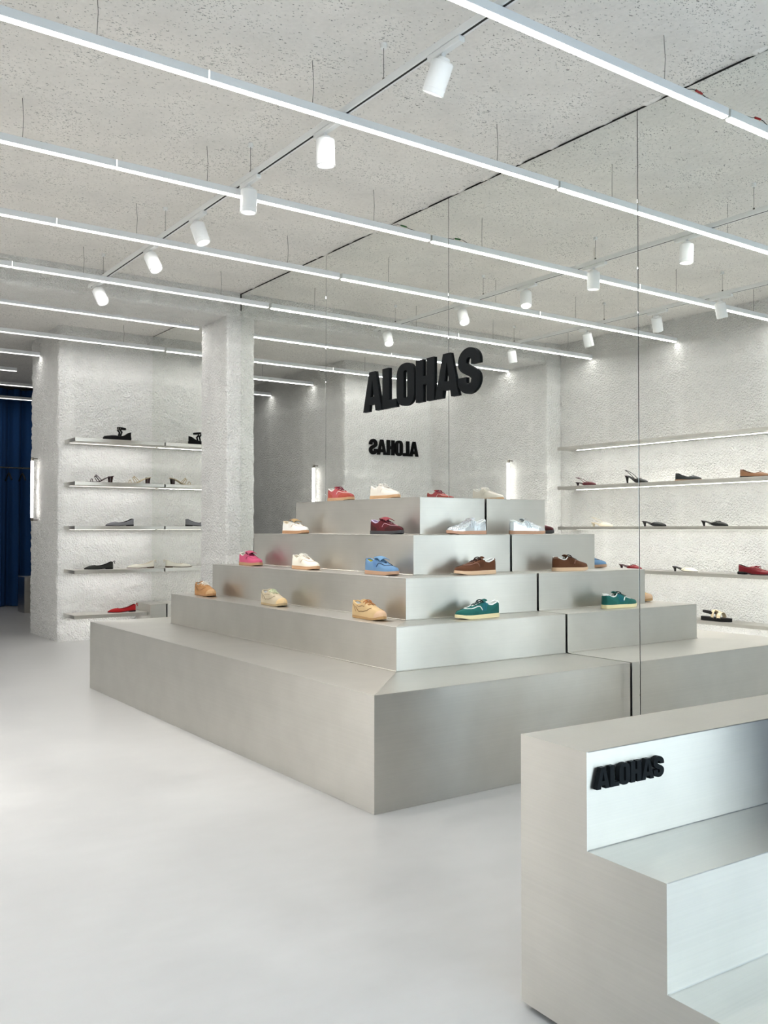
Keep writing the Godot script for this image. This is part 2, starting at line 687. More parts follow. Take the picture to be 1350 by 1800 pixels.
const RETRO := {
	"L": 0.310, "n": 2.5,
	"w": [0.0, 0.0, 0.012, 0.013, 0.04, 0.0225, 0.09, 0.0285, 0.2, 0.0325, 0.4, 0.035, 0.55, 0.041, 0.7, 0.0465, 0.8, 0.0455, 0.88, 0.040, 0.94, 0.031, 0.975, 0.020, 0.992, 0.010, 1.0, 0.0],
	"h": [0.0, 0.066, 0.05, 0.070, 0.12, 0.060, 0.22, 0.050, 0.3, 0.053, 0.37, 0.068, 0.42, 0.070, 0.5, 0.064, 0.6, 0.053, 0.7, 0.042, 0.8, 0.034, 0.9, 0.027, 0.96, 0.020, 1.0, 0.006],
	"o": [0.0, 0.0, 0.02, 0.009, 0.06, 0.017, 0.12, 0.022, 0.22, 0.025, 0.3, 0.024, 0.37, 0.018, 0.42, 0.012, 0.6, 0.010, 0.66, 0.0, 1.0, 0.0],
	"c": [0.0, 0.0, 0.4, 0.0, 0.7, 0.003, 1.0, -0.004],
	"b": [0.0, 0.024, 0.75, 0.022, 0.9, 0.023, 1.0, 0.027],
}
const RUNNER := {
	"L": 0.300, "n": 2.4,
	"w": [0.0, 0.0, 0.012, 0.013, 0.04, 0.0225, 0.09, 0.0285, 0.2, 0.0325, 0.4, 0.035, 0.55, 0.041, 0.7, 0.0455, 0.8, 0.0445, 0.88, 0.040, 0.94, 0.032, 0.975, 0.021, 0.992, 0.011, 1.0, 0.0],
	"h": [0.0, 0.074, 0.05, 0.080, 0.12, 0.074, 0.22, 0.062, 0.3, 0.063, 0.37, 0.078, 0.42, 0.081, 0.5, 0.077, 0.6, 0.068, 0.7, 0.057, 0.8, 0.049, 0.88, 0.042, 0.94, 0.033, 0.975, 0.024, 1.0, 0.006],
	"o": [0.0, 0.0, 0.02, 0.009, 0.06, 0.017, 0.12, 0.022, 0.22, 0.025, 0.3, 0.024, 0.37, 0.018, 0.42, 0.012, 0.6, 0.010, 0.66, 0.0, 1.0, 0.0],
	"c": [0.0, 0.0, 0.4, 0.0, 0.7, 0.003, 1.0, -0.004],
	"b": [0.0, 0.016, 0.75, 0.013, 0.9, 0.017, 1.0, 0.026],
}

func sneaker(q: Dictionary, at: Vector3, turn: float, label: String) -> Node3D:
	var root := thing("sneaker", label, "sneaker", at, turn, "sneakers on the stepped podium")
	var runner: bool = q.get("runner", false)
	var s: Dictionary = RUNNER if runner else RETRO
	var up: StandardMaterial3D = q.upper if q.upper is StandardMaterial3D else cloth(q.upper)
	part("sole", sole_mesh(s, 0.030 if not runner else 0.02, 0.0035 if not runner else 0.001, 0.0, 1.0, 0.009), cloth(q.sole, 0.0, 0.6), root)
	part("upper", upper_mesh(s), up, root)
	part("lining", lining_mesh(s, 0.0, 0.40, 0.012), cloth(q.lining, 0.2), root)
	# padded collar
	var st := begin()
	tube(st, rim_pts(s, 0.015, 0.37, 12, -0.001), 0.0042, 6)
	part("collar", done(st), cloth(q.get("collar", q.lining), 0.2), root)
	# tongue
	st = begin()
	st.set_smooth_group(0)
	var rows := []
	for i in 9:
		var t := lerpf(0.335, 0.655, i / 8.0)
		var hw := lerpf(0.021, 0.010, i / 8.0)
		var y := tab(s.b, maxf(t, 0.38)) + tab(s.h, maxf(t, 0.38)) - 0.001 + maxf(0.0, 0.40 - t) * 0.22
		var row := []
		for j in 5:
			var f := j / 2.0 - 1.0
			row.append(Vector3(tab(s.c, t) + f * hw, y - f * f * 0.006, (t - 0.5) * s.L))
		rows.append(row)
	for i in 8:
		for j in 4:
			quad(st, rows[i][j], rows[i + 1][j], rows[i + 1][j + 1], rows[i][j + 1])
	# a little thickness at the free end
	tube(st, rows[0], 0.0035, 6)
	part("tongue", done(st), cloth(q.get("tongue", q.get("guard", q.sole) if q.upper is StandardMaterial3D else q.upper), 0.2), root)
	# laces: crossing bars and a bow
	var lm := cloth(q.lace, 0.1)
	st = begin()
	for i in 5:
		var t := lerpf(0.425, 0.605, i / 4.0)
		tube(st, arch(s, t, 0.78, 0.002, 0.012 if i % 2 == 0 else -0.012), 0.0028, 5, false, 0.6)
	var knot := sp(s, 0.42, 1.0, 1.0) * Vector3(0, 1, 1) + Vector3(tab(s.c, 0.42), 0.011, 0)
	for side in [-1.0, 1.0]:
		var lp := []
		for k in 9:
			var a := TAU * k / 8.0
			lp.append(knot + Vector3(side * (0.015 - 0.015 * cos(a)), 0.004 * sin(a) - 0.006 * (1.0 - cos(a)), 0.008 * sin(a) + 0.004 * (1.0 - cos(a))))
		tube(st, lp, 0.0024, 5, false, 0.7)
		tube(st, [knot, knot + Vector3(side * 0.011, -0.003, 0.012), knot + Vector3(side * 0.022, -0.016, 0.022), knot + Vector3(side * 0.027, -0.030, 0.025)], 0.0022, 5)
	part("laces", done(st), lm, root)
	# sewn-on pieces
	var gm := up if not q.has("guard") else cloth(q.guard)
	if runner:
		st = begin()
		patch(st, s, 0.86, 1.0, 8, k_(0.0), func(t): return lerpf(0.15, 1.0, smoothstep(0.86, 0.93, t)), 6, 0.0018)
		part("toe_bumper", done(st), cloth(q.toe, 0.0, 0.6), root)
		st = begin()
		patch(st, s, 0.0, 0.3, 10, k_(0.0), func(t): return 0.72 - 1.6 * t, 4, 0.0016)
		part("heel_counter", done(st), gm, root)
		for side in [-1.0, 1.0]:
			st = begin()
			patch(st, s, 0.36, 0.5, 8, func(t): return 0.16, func(t): return 0.72, 4, 0.0015, [side])
			part("side_panel", done(st), gm, root)
			st = begin()
			patch(st, s, 0.56, 0.86, 10, k_(0.0), func(t): return lerpf(0.2, 0.62, smoothstep(0.56, 0.74, t)), 4, 0.0017, [side])
			part("toe_guard", done(st), gm, root)
			for ln in [[Vector2(0.2, 0.55), Vector2(0.33, 0.18), Vector2(0.5, 0.2), Vector2(0.62, 0.34), Vector2(0.7, 0.68)], [Vector2(0.24, 0.72), Vector2(0.36, 0.48), Vector2(0.5, 0.5)], [Vector2(0.06, 0.62), Vector2(0.14, 0.5), Vector2(0.22, 0.2)]]:
				st = begin()
				tube(st, line_pts(s, ln, side, 0.002), 0.0012, 4)
				part("seam", done(st), cloth(q.seam, 0.0), root)
		st = begin()
		var hp := sp(s, 0.0, 1.0, 1.0)
		tube(st, [hp + Vector3(0, -0.016, -0.002), hp + Vector3(0, 0.004, -0.006), hp + Vector3(0, 0.008, 0.0), hp + Vector3(0, -0.004, 0.004)], 0.0026, 5)
		part("heel_loop", done(st), gm, root)
	else:
		st = begin()
		patch(st, s, 0.60, 1.0, 14, k_(0.0), func(t): return lerpf(0.10, 0.70, smoothstep(0.58, 0.80, t)), 5, 0.0016)
		part("toe_guard", done(st), gm, root)
		st = begin()
		patch(st, s, 0.0, 0.30, 10, k_(0.0), func(t): return 0.60 - 1.5 * t, 4, 0.0016)
		part("heel_counter", done(st), gm, root)
		st = begin()
		patch(st, s, 0.0, 0.075, 6, k_(0.62), k_(1.0), 4, 0.0022)
		part("heel_tab", done(st), cloth(q.get("tab", q.lining), 0.1), root)
		# slanting stripes on the side
		for b in 3:
			var sh := 0.305 + b * 0.045
			for side in [-1.0, 1.0]:
				st = begin()
				var rr := []
				for j in 6:
					var ph := lerpf(0.12, 0.86, j / 5.0)
					var t := sh + (1.0 - ph) * 0.10
					rr.append([sp(s, t, ph, side, 0.0017), sp(s, t + 0.028, ph, side, 0.0017)])
				for j in 5:
					quad(st, rr[j][0], rr[j][1], rr[j + 1][1], rr[j + 1][0])
				part("stripe", done(st), cloth(q.get("stripe", q.upper if not q.upper is StandardMaterial3D else q.sole), 0.2), root)
		# bar that runs round the vamp and drops to the sole
		st = begin()
		for side in [-1.0, 1.0]:
			tube(st, line_pts(s, [Vector2(0.50, 0.20), Vector2(0.545, 0.52), Vector2(0.60, 0.62), Vector2(0.66, 0.60), Vector2(0.74, 0.66), Vector2(0.795, 0.84), Vector2(0.80, 1.0)], side, 0.0014), q.get("bar_w", 0.0026), 5, false, 0.6)
		tube(st, rim_pts(s, 0.38, 0.655, 8, 0.001), 0.0016, 4)
		part("vamp_bar", done(st), cloth(q.get("bar", q.lining), 0.0, 0.5), root)
		if q.has("flap"):
			st = begin()
			st.set_smooth_group(0)
			var fr := []
			for i in 8:
				var f := i / 7.0
				var t := lerpf(0.33, 0.60, f)
				var y: float = tab(s.b, 0.42) + tab(s.h, 0.42) + 0.012 + 0.013 * sin(f * PI * 0.75) - 0.016 * f * f
				var row := []
				for j in 7:
					var g := j / 3.0 - 1.0
					row.append(Vector3(tab(s.c, t) + g * lerpf(0.026, 0.036, f), y - 0.012 * g * g, (t - 0.5) * s.L))
				fr.append(row)
			for dy in [0.0, -0.0025]:
				for i in 7:
					for j in 6:
						var d := Vector3(0, dy, 0)
						quad(st, fr[i][j] + d, fr[i + 1][j] + d, fr[i + 1][j + 1] + d, fr[i][j + 1] + d)
			tube(st, fr[7], 0.0022, 5)
			part("tongue_flap", done(st), cloth(q.flap, 0.3), root)
	return root

# low shoes on the shelves ------------------------------------------------------
const FLAT := {
	"L": 0.29, "n": 2.3,
	"w": [0.0, 0.0, 0.012, 0.012, 0.04, 0.021, 0.1, 0.027, 0.25, 0.029, 0.45, 0.031, 0.62, 0.037, 0.72, 0.0375, 0.82, 0.032, 0.9, 0.022, 0.96, 0.012, 1.0, 0.0],
	"h": [0.0, 0.054, 0.04, 0.060, 0.10, 0.055, 0.2, 0.042, 0.32, 0.032, 0.45, 0.028, 0.57, 0.029, 0.64, 0.036, 0.72, 0.036, 0.82, 0.029, 0.92, 0.019, 1.0, 0.004],
	"o": [0.0, 0.0, 0.02, 0.010, 0.06, 0.018, 0.15, 0.023, 0.45, 0.026, 0.58, 0.026, 0.64, 0.016, 0.67, 0.0, 1.0, 0.0],
	"c": [0.0, 0.0, 1.0, 0.0],
	"b": [0.0, 0.016, 0.3, 0.012, 0.6, 0.005, 1.0, 0.009],
}

func ballerina(called: String, label: String, at: Vector3, turn: float, c: Color, trim: Color, sole: Color, group: String, opt := {}) -> void:
	var r := thing(called, label, "shoe", at, turn, group)
	r.scale = Vector3.ONE * 1.14
	var s := FLAT
	var um: StandardMaterial3D = cloth(c, 0.3, opt.get("rough", 0.7))
	part("upper", upper_mesh(s), um, r)
	part("sole", sole_mesh(s, 0.006, 0.001), cloth(sole, 0.0, 0.6), r)
	part("lining", lining_mesh(s, 0.0, 0.66, 0.003), cloth(opt.get("lining", trim), 0.1), r)
	var st := begin()
	tube(st, rim_pts(s, 0.01, 0.66, 14), 0.0024, 5)
	part("topline", done(st), cloth(trim, 0.1), r)
	st = begin()
	cbox(st, Vector3(-0.024, 0.0, -0.5 * s.L + 0.006), Vector3(0.024, 0.012, -0.5 * s.L + 0.075), 0.004)
	part("heel", done(st), cloth(sole, 0.0, 0.6), r)
	if opt.get("heel_bow", false):
		st = begin()
		var k := sp(s, 0.0, 1.0, 1.0) + Vector3(0, 0.004, -0.004)
		for sd in [-1.0, 1.0]:
			tube(st, [k, k + Vector3(sd * 0.012, 0.008, -0.008), k + Vector3(sd * 0.014, -0.002, -0.016), k], 0.0022, 5)
			tube(st, [k, k + Vector3(sd * 0.006, -0.010, -0.012), k + Vector3(sd * 0.008, -0.022, -0.014)], 0.0018, 5)
		part("bow", done(st), cloth(trim if not opt.has("bow") else opt.bow, 0.1), r)
	if opt.get("vamp_bow", false):
		st = begin()
		var k := sp(s, 0.67, 1.0, 1.0) + Vector3(0, 0.004, 0)
		for sd in [-1.0, 1.0]:
			tube(st, [k, k + Vector3(sd * 0.012, 0.006, -0.004), k + Vector3(sd * 0.015, 0.001, 0.004), k], 0.0020, 5)
		part("bow", done(st), cloth(trim, 0.1), r)

func raised(b: Array, h: Array, o: Array, L := 0.285) -> Dictionary:
	return {"L": L, "n": 2.3, "w": FLAT.w, "c": FLAT.c, "b": b, "h": h, "o": o}

func block(st: SurfaceTool, top: Vector3, rt: Vector2, rb: Vector2, lean: float, sides := 14, waist := 1.0) -> void:
	# heel from the sole down to the ground; rt, rb are half sizes at top and bottom, lean moves the foot of it along z
	st.set_smooth_group(0)
	var rings := []
	for i in 6:
		var f := i / 5.0
		var w := lerpf(1.0, waist, sin(PI * f))
		var ring := []
		for k in sides:
			var a := TAU * k / sides
			var e := Vector2(signf(cos(a)) * pow(absf(cos(a)), 0.7), signf(sin(a)) * pow(absf(sin(a)), 0.7))
			var h := rt.lerp(rb, f) * w
			ring.append(Vector3(top.x + e.x * h.x, lerpf(top.y, 0.0, f), top.z + e.y * h.y + lean * f))
		rings.append(ring)
	for i in 5:
		for k in sides:
			var l := (k + 1) % sides
			quad(st, rings[i][k], rings[i][l], rings[i + 1][l], rings[i + 1][k])
	for k in range(1, sides - 1):
		st.add_vertex(rings[5][0]); st.add_vertex(rings[5][k]); st.add_vertex(rings[5][k + 1])

func mule(label: String, at: Vector3, turn: float, c: Color, heel_c: Color, group: String, opt := {}) -> void:
	var hh: float = opt.get("heel", 0.05)
	var s := raised([0.0, hh + 0.004, 0.12, hh, 0.3, hh * 0.72, 0.5, hh * 0.22, 0.62, 0.006, 1.0, 0.007],
		[0.0, 0.004, 0.40, 0.004, 0.44, 0.012, 0.52, 0.030, 0.6, 0.038, 0.7, 0.036, 0.82, 0.028, 0.92, 0.018, 1.0, 0.004],
		[0.0, 0.0, 0.40, 0.030, 0.5, 0.027, 0.56, 0.019, 0.60, 0.0, 1.0, 0.0])
	var r := thing(opt.get("called", "heeled_mule"), label, "shoe", at, turn, group)
	r.scale = Vector3.ONE * 1.14
	var m := cloth(c, 0.0, opt.get("rough", 0.3))
	part("upper", upper_mesh(s, 0.42, 1.0, 22), m, r)
	part("sole", sole_mesh(s, 0.006, 0.0), cloth(heel_c, 0.0, 0.5), r)
	var st := begin()
	var hz: float = -0.5 * s.L + 0.024
	block(st, Vector3(0, hh - 0.001, hz), Vector2(0.021, 0.020), Vector2(0.0085, 0.008) if not opt.has("high") else Vector2(0.007, 0.007), 0.006, 12, 0.78)
	part("heel", done(st), cloth(heel_c, 0.0, 0.35), r)
	st = begin()
	if opt.get("sling", false):
		var a := sp(s, 0.50, 1.0, -1.0)
		var b := sp(s, 0.50, 1.0, 1.0)
		var back := Vector3(0, hh + opt.get("sling_h", 0.05), -0.5 * s.L - 0.004)
		var pts := []
		for i in 9:
			var f := i / 8.0
			var p: Vector3 = a.lerp(back + Vector3(-0.020 * (1.0 - f), 0, 0.0), f)
			p.x = -lerpf(0.028, 0.0, f * f * f)
			pts.append(p + Vector3(0, 0.012 * sin(PI * f), 0))
		for i in range(1, 9):
			var f := 1.0 - i / 8.0
			var p: Vector3 = b.lerp(back, f)
			p.x = lerpf(0.028, 0.0, f * f * f)
			pts.append(p + Vector3(0, 0.012 * sin(PI * f), 0))
		tube(st, pts, 0.0032, 5)
		part("heel_strap", done(st), m, r)
	if opt.get("buckle", false):
		for t in [0.50, 0.60, 0.69]:
			st = begin()
			tube(st, arch(s, t, 0.62, 0.002), 0.0034, 5)
			part("strap", done(st), m, r)
		for t in [0.50, 0.60]:
			for sd in [-1.0, 1.0]:
				st = begin()
				var p := sp(s, t, 0.62, sd, 0.006)
				tube(st, [p + Vector3(0, -0.007, -0.007), p + Vector3(0, 0.007, -0.007), p + Vector3(0, 0.007, 0.007), p + Vector3(0, -0.007, 0.007)], 0.0018, 4, true)
				part("buckle", done(st), M.chrome, r)
	if opt.get("cross", false):
		for sd in [-1.0, 1.0]:
			st = begin()
			tube(st, line_pts(s, [Vector2(0.48, 0.2), Vector2(0.58, 0.55), Vector2(0.7, 0.95)], sd, 0.001), 0.0016, 4)
			part("seam", done(st), cloth(c.darkened(0.18), 0.0, 0.5), r)

func heeled_sandal(label: String, at: Vector3, turn: float, c: Color, heel_c: Color, group: String) -> void:
	var hh := 0.068
	var s := raised([0.0, hh + 0.006, 0.12, hh, 0.3, hh * 0.74, 0.5, hh * 0.24, 0.63, 0.008, 1.0, 0.008], [0.0, 0.003, 1.0, 0.003], [0.0, 0.0, 1.0, 0.0])
	var r := thing("heeled_sandal", label, "sandal", at, turn, group)
	r.scale = Vector3.ONE * 1.14
	var m := cloth(c, 0.0, 0.4)
	part("sole", sole_mesh(s, 0.008, 0.0), m, r)
	var st := begin()
	block(st, Vector3(0, hh - 0.002, -0.5 * s.L + 0.034), Vector2(0.024, 0.026), Vector2(0.024, 0.020), 0.004)
	part("heel", done(st), cloth(heel_c, 0.0, 0.18), r)
	for k in [[0.78, 0.030, 0.0], [0.55, 0.052, 0.06], [0.47, 0.056, 0.08]]:
		st = begin()
		var t: float = k[0]
		var w := tab(s.w, t)
		var pts := []
		for i in 11:
			var a := PI * i / 10.0
			pts.append(Vector3(-cos(a) * w, tab(s.b, t) + sin(a) * k[1], (t - 0.5) * s.L + k[2] * sin(a) * 0.6))
		tube(st, pts, 0.0036, 5)
		part("strap", done(st), m, r)

func platform_shoe(label: String, at: Vector3, turn: float, group: String) -> void:
	var s := raised([0.0, 0.040, 0.3, 0.034, 0.55, 0.022, 1.0, 0.020],
		[0.0, 0.055, 0.1, 0.050, 0.2, 0.030, 0.3, 0.020, 0.45, 0.020, 0.58, 0.034, 0.7, 0.034, 0.85, 0.028, 0.95, 0.024, 1.0, 0.012],
		[0.0, 0.0, 0.02, 0.010, 0.06, 0.018, 0.15, 0.024, 0.5, 0.029, 0.58, 0.020, 0.62, 0.0, 1.0, 0.0], 0.29)
	s.w = RETRO.w
	var r := thing("platform_shoe", label, "shoe", at, turn, group)
	r.scale = Vector3.ONE * 1.14
	var m := cloth(Color(0.035, 0.035, 0.037), 0.1, 0.85)
	part("upper", upper_mesh(s), m, r)
	part("sole", sole_mesh(s, 0.022, 0.002), m, r)
	part("lining", lining_mesh(s, 0.0, 0.6, 0.004), m, r)
	var st := begin()
	block(st, Vector3(0, 0.028, -0.5 * s.L + 0.040), Vector2(0.031, 0.038), Vector2(0.030, 0.034), 0.0)
	part("heel", done(st), m, r)
	for side in [-1.0, 1.0]:
		st = begin()
		tube(st, [sp(s, 0.42, 0.9, side), Vector3(side * 0.034, 0.088, -0.035), Vector3(side * 0.030, 0.118, -0.012)], 0.010, 6, false, 0.5)
		part("instep_strap", done(st), m, r)
	st = begin()
	var pts := []
	for k in 17:
		var a := TAU * k / 17.0
		pts.append(Vector3(cos(a) * 0.033, 0.128 + 0.004 * sin(a), -0.045 + sin(a) * 0.042))
	for dy in [-0.006, 0.0, 0.006]:
		var p2 := []
		for p in pts:
			p2.append(p + Vector3(0, dy, 0))
		tube(st, p2, 0.0045, 5, true)
	part("ankle_strap", done(st), m, r)
	st = begin()
	var b := Vector3(0.034, 0.128, -0.012)
	tube(st, [b + Vector3(0, -0.010, -0.009), b + Vector3(0, 0.010, -0.009), b + Vector3(0, 0.010, 0.009), b + Vector3(0, -0.010, 0.009)], 0.0018, 4, true)
	part("buckle", done(st), M.chrome, r)

func loafer(label: String, at: Vector3, turn: float, group: String) -> void:
	var s := RETRO.duplicate()
	s.b = [0.0, 0.026, 0.3, 0.022, 0.5, 0.010, 0.7, 0.008, 1.0, 0.010]
	s.h = [0.0, 0.062, 0.06, 0.060, 0.2, 0.046, 0.35, 0.044, 0.46, 0.062, 0.54, 0.066, 0.64, 0.054, 0.76, 0.040, 0.88, 0.032, 0.96, 0.024, 1.0, 0.006]
	s.o = [0.0, 0.0, 0.02, 0.010, 0.06, 0.018, 0.15, 0.023, 0.4, 0.025, 0.47, 0.018, 0.51, 0.0, 1.0, 0.0]
	var c := Color(0.42, 0.06, 0.10)
	var r := thing("tassel_loafer", label, "shoe", at, turn, group)
	r.scale = Vector3.ONE * 1.14
	var m := cloth(c, 0.0, 0.22)
	part("upper", upper_mesh(s), m, r)
	part("sole", sole_mesh(s, 0.010, 0.003), cloth(Color(0.05, 0.04, 0.045), 0.0, 0.5), r)
	part("lining", lining_mesh(s, 0.0, 0.5, 0.004), cloth(Color(0.16, 0.05, 0.06), 0.0), r)
	var st := begin()
	cbox(st, Vector3(-0.030, 0.0, -0.5 * s.L + 0.002), Vector3(0.030, 0.022, -0.5 * s.L + 0.075), 0.005)
	part("heel", done(st), cloth(Color(0.05, 0.04, 0.045), 0.0, 0.5), r)
	st = begin()
	tube(st, line_pts(s, [Vector2(0.52, 0.5), Vector2(0.62, 0.6), Vector2(0.78, 0.66), Vector2(0.86, 1.0)], -1.0, 0.001), 0.0024, 5)
	tube(st, line_pts(s, [Vector2(0.52, 0.5), Vector2(0.62, 0.6), Vector2(0.78, 0.66), Vector2(0.86, 1.0)], 1.0, 0.001), 0.0024, 5)
	part("apron_seam", done(st), m, r)
	st = begin()
	tube(st, arch(s, 0.56, 0.7, 0.003), 0.005, 5)
	part("saddle", done(st), m, r)
	for side in [-1.0, 1.0]:
		st = begin()
		var k := sp(s, 0.60, 1.0, 1.0) + Vector3(side * 0.004, 0.005, 0)
		block(st, k, Vector2(0.003, 0.003), Vector2(0.006, 0.006), 0.0, 8)
		st = begin()
		tube(st, [k, k + Vector3(side * 0.006, 0.002, 0.010), k + Vector3(side * 0.011, -0.004, 0.026)], 0.0042, 6)
		part("tassel", done(st), m, r)

func slide_sandal(label: String, at: Vector3, turn: float, group: String) -> void:
	var s := RETRO.duplicate()
	s.b = [0.0, 0.034, 0.3, 0.032, 1.0, 0.030]
	s.h = [0.0, 0.003, 1.0, 0.003]
	s.o = [0.0, 0.0, 1.0, 0.0]
	var r := thing("strap_sandal", label, "sandal", at, turn, group)
	r.scale = Vector3.ONE * 1.14
	var black := cloth(Color(0.05, 0.05, 0.052), 0.0, 0.7)
	var cream := cloth(Color(0.83, 0.75, 0.60), 0.1, 0.7)
	part("sole", sole_mesh(s, 0.034, 0.003), black, r)
	var band := func(t0: float, t1: float, h: float) -> ArrayMesh:
		var st := begin()
		st.set_smooth_group(0)
		var rows := []
		for t in [t0, (t0 + t1) / 2.0, t1]:
			var row := []
			for i in 13:
				var a := PI * i / 12.0
				row.append(Vector3(tab(s.c, t) - cos(a) * (tab(s.w, t) + 0.002), 0.020 + pow(sin(a), 0.7) * h, (t - 0.5) * s.L))
			rows.append(row)
		for i in 2:
			for j in 12:
				quad(st, rows[i][j], rows[i + 1][j], rows[i + 1][j + 1], rows[i][j + 1])
		for e in [0, 2]:
			tube(st, rows[e], 0.0016, 4)
		return done(st)
	part("strap", band.call(0.62, 0.74, 0.060), cream, r)
	part("strap", band.call(0.40, 0.50, 0.078), cream, r)
	var st := begin()
	for dx in [-0.005, 0.0, 0.005]:
		tube(st, [Vector3(dx, 0.096, -0.02), Vector3(dx, 0.094, 0.01), Vector3(dx, 0.084, 0.04), Vector3(dx, 0.076, 0.055)], 0.004, 5)
	part("centre_strap", done(st), cream, r)
	st = begin()
	for dy in [0.0, 0.007, 0.014]:
		var pts := []
		for i in 13:
			var a := PI * i / 12.0
			pts.append(Vector3(-cos(a) * 0.032, 0.062 + dy + 0.012 * sin(a), -0.02 - sin(a) * 0.118))
		tube(st, pts, 0.0045, 5)
	part("heel_strap", done(st), black, r)

# ------------------------------------------------------------------ lamps
func strip_lamp(z: float, x_left: float, x_right: float, label: String, cables: Array, wire := "", joint := -2.32, top := CEIL, dim := 1.0) -> void:
	var t := thing("linear_pendant_lamp", label, "lamp", Vector3(0, LAMP_Y, z), 0.0, "light lines under the ceiling")
	var cuts := [[x_left, joint - 0.0015], [joint + 0.0015, x_right]] if x_left < joint and x_right > joint else [[x_left, x_right]]
	for c in cuts:
		part("housing", span_mesh(Vector3(c[0], 0.004, -0.019), Vector3(c[1], 0.046, 0.019), 0.002), M.strip, t)
		part("diffuser", span_mesh(Vector3(c[0] + 0.004, -0.002, -0.0165), Vector3(c[1] - 0.004, 0.006, 0.0165), 0.002), M.lamp, t)
		area(t, Vector3((c[0] + c[1]) / 2.0, -0.004, 0), Vector2(c[1] - c[0] - 0.02, 0.032), E_STRIP * dim, DOWN)
	if cuts.size() > 1:
		part("joint", span_mesh(Vector3(joint - 0.0025, 0.002, -0.0195), Vector3(joint + 0.0025, 0.047, 0.0195), 0.001), M.lamp, t)
	for x in cables:
		var drop := top - LAMP_Y
		part("cable", tube_mesh([Vector3(x, 0.044, 0), Vector3(x + 0.004, 0.044 + (drop - 0.044) * 0.5, 0.004), Vector3(x - 0.002, drop + 0.004, 0)], 0.0016, 5), M.cable, t)
	if wire != "":
		var pts := [Vector3(-0.35, 0.046, 0.012), Vector3(-0.30, 0.060, 0.014), Vector3(-0.24, 0.062, 0.014), Vector3(-0.20, 0.050, 0.014), Vector3(-0.15, 0.047, 0.014)]
		part("wire", tube_mesh(pts, 0.002, 5), M.slot, t)
		part("wire_connector", tube_mesh([Vector3(-0.275, 0.061, 0.014), Vector3(-0.225, 0.058, 0.014)], 0.0055, 6), M.red_wire if wire == "red" else M.green_wire, t)

func track(x: float, z0: float, z1: float, label: String, cables: Array) -> void:
	var t := thing("lighting_track", label, "track", Vector3(x, 3.425, 0), 0.0, "lighting tracks")
	part("rail", span_mesh(Vector3(-0.0175, 0.002, z0), Vector3(0.0175, 0.034, z1), 0.002), M.white, t)
	part("slot", span_mesh(Vector3(-0.006, 0.0, z0 + 0.05), Vector3(0.006, 0.006, z1 - 0.02), 0.001), M.slot, t)
	part("edge_lip", span_mesh(Vector3(-0.0175, 0.0, z0), Vector3(-0.0065, 0.004, z1), 0.001), M.white, t)
	part("edge_lip", span_mesh(Vector3(0.0065, 0.0, z0), Vector3(0.0175, 0.004, z1), 0.001), M.white, t)
	for z in cables:
		part("cable", tube_mesh([Vector3(0, 0.034, z), Vector3(0, CEIL - 3.425 + 0.004, z)], 0.0015, 5), M.cable, t)
		part("cable_grip", tube_mesh([Vector3(0, 0.034, z), Vector3(0, 0.05, z)], 0.007, 8), M.chrome, t)
		var st := begin()
		lathe(st, [[0.0, 0.0], [0.016, 0.0], [0.016, 0.03], [0.0, 0.03]], 12, Transform3D(Basis.IDENTITY, Vector3(0, CEIL - 3.425 - 0.022, z)))
		part("ceiling_cup", done(st), M.white, t)

func spotlight(x: float, z: float, aim: Vector3, label: String, energy := 1.0) -> void:
	var t := thing("track_spotlight", label, "spotlight", Vector3(x, 3.425, z), 0.0, "spotlights on the tracks")
	part("adapter", span_mesh(Vector3(-0.017, -0.028, -0.10), Vector3(0.017, -0.001, 0.13), 0.004), M.white, t)
	part("stem", tube_mesh([Vector3(0, -0.024, 0), Vector3(0, -0.062, 0)], 0.010, 10), M.white, t)
	var pivot := Vector3(0, -0.058, 0)
	var d := (aim - (t.position + pivot)).normalized()
	var y := -d
	var sx := Vector3.RIGHT if absf(y.dot(Vector3.RIGHT)) < 0.9 else Vector3.BACK
	sx = (sx - y * sx.dot(y)).normalized()
	var bs := Basis(sx, y, sx.cross(y))
	var xf := Transform3D(bs, pivot)
	var st := begin()
	lathe(st, [[0.0, 0.012], [0.026, 0.012], [0.030, 0.0], [0.046, -0.004], [0.0505, -0.010], [0.0505, -0.115], [0.0512, -0.116], [0.0512, -0.120], [0.0505, -0.121], [0.0505, -0.142], [0.049, -0.144], [0.044, -0.144], [0.042, -0.138]], 32, xf)
	part("head", done(st), M.white, t)
	st = begin()
	lathe(st, [[0.0, -0.1385], [0.0435, -0.1385], [0.0435, -0.136]], 32, xf)
	part("lamp_lens", done(st), M.lamp, t)
	var l := SpotLight3D.new()
	l.name = "light"
	l.light_energy = E_SPOT * energy
	l.light_size = 0.035
	l.spot_angle = 30.0
	l.spot_angle_attenuation = 0.8
	l.spot_range = 30.0
	l.spot_attenuation = 2.0
	l.shadow_enabled = true
	l.light_color = Color(1.0, 0.975, 0.94)
	t.add_child(l, true)
	l.transform = Transform3D(Basis(bs.x, -bs.z, bs.y), xf * Vector3(0, -0.15, 0))

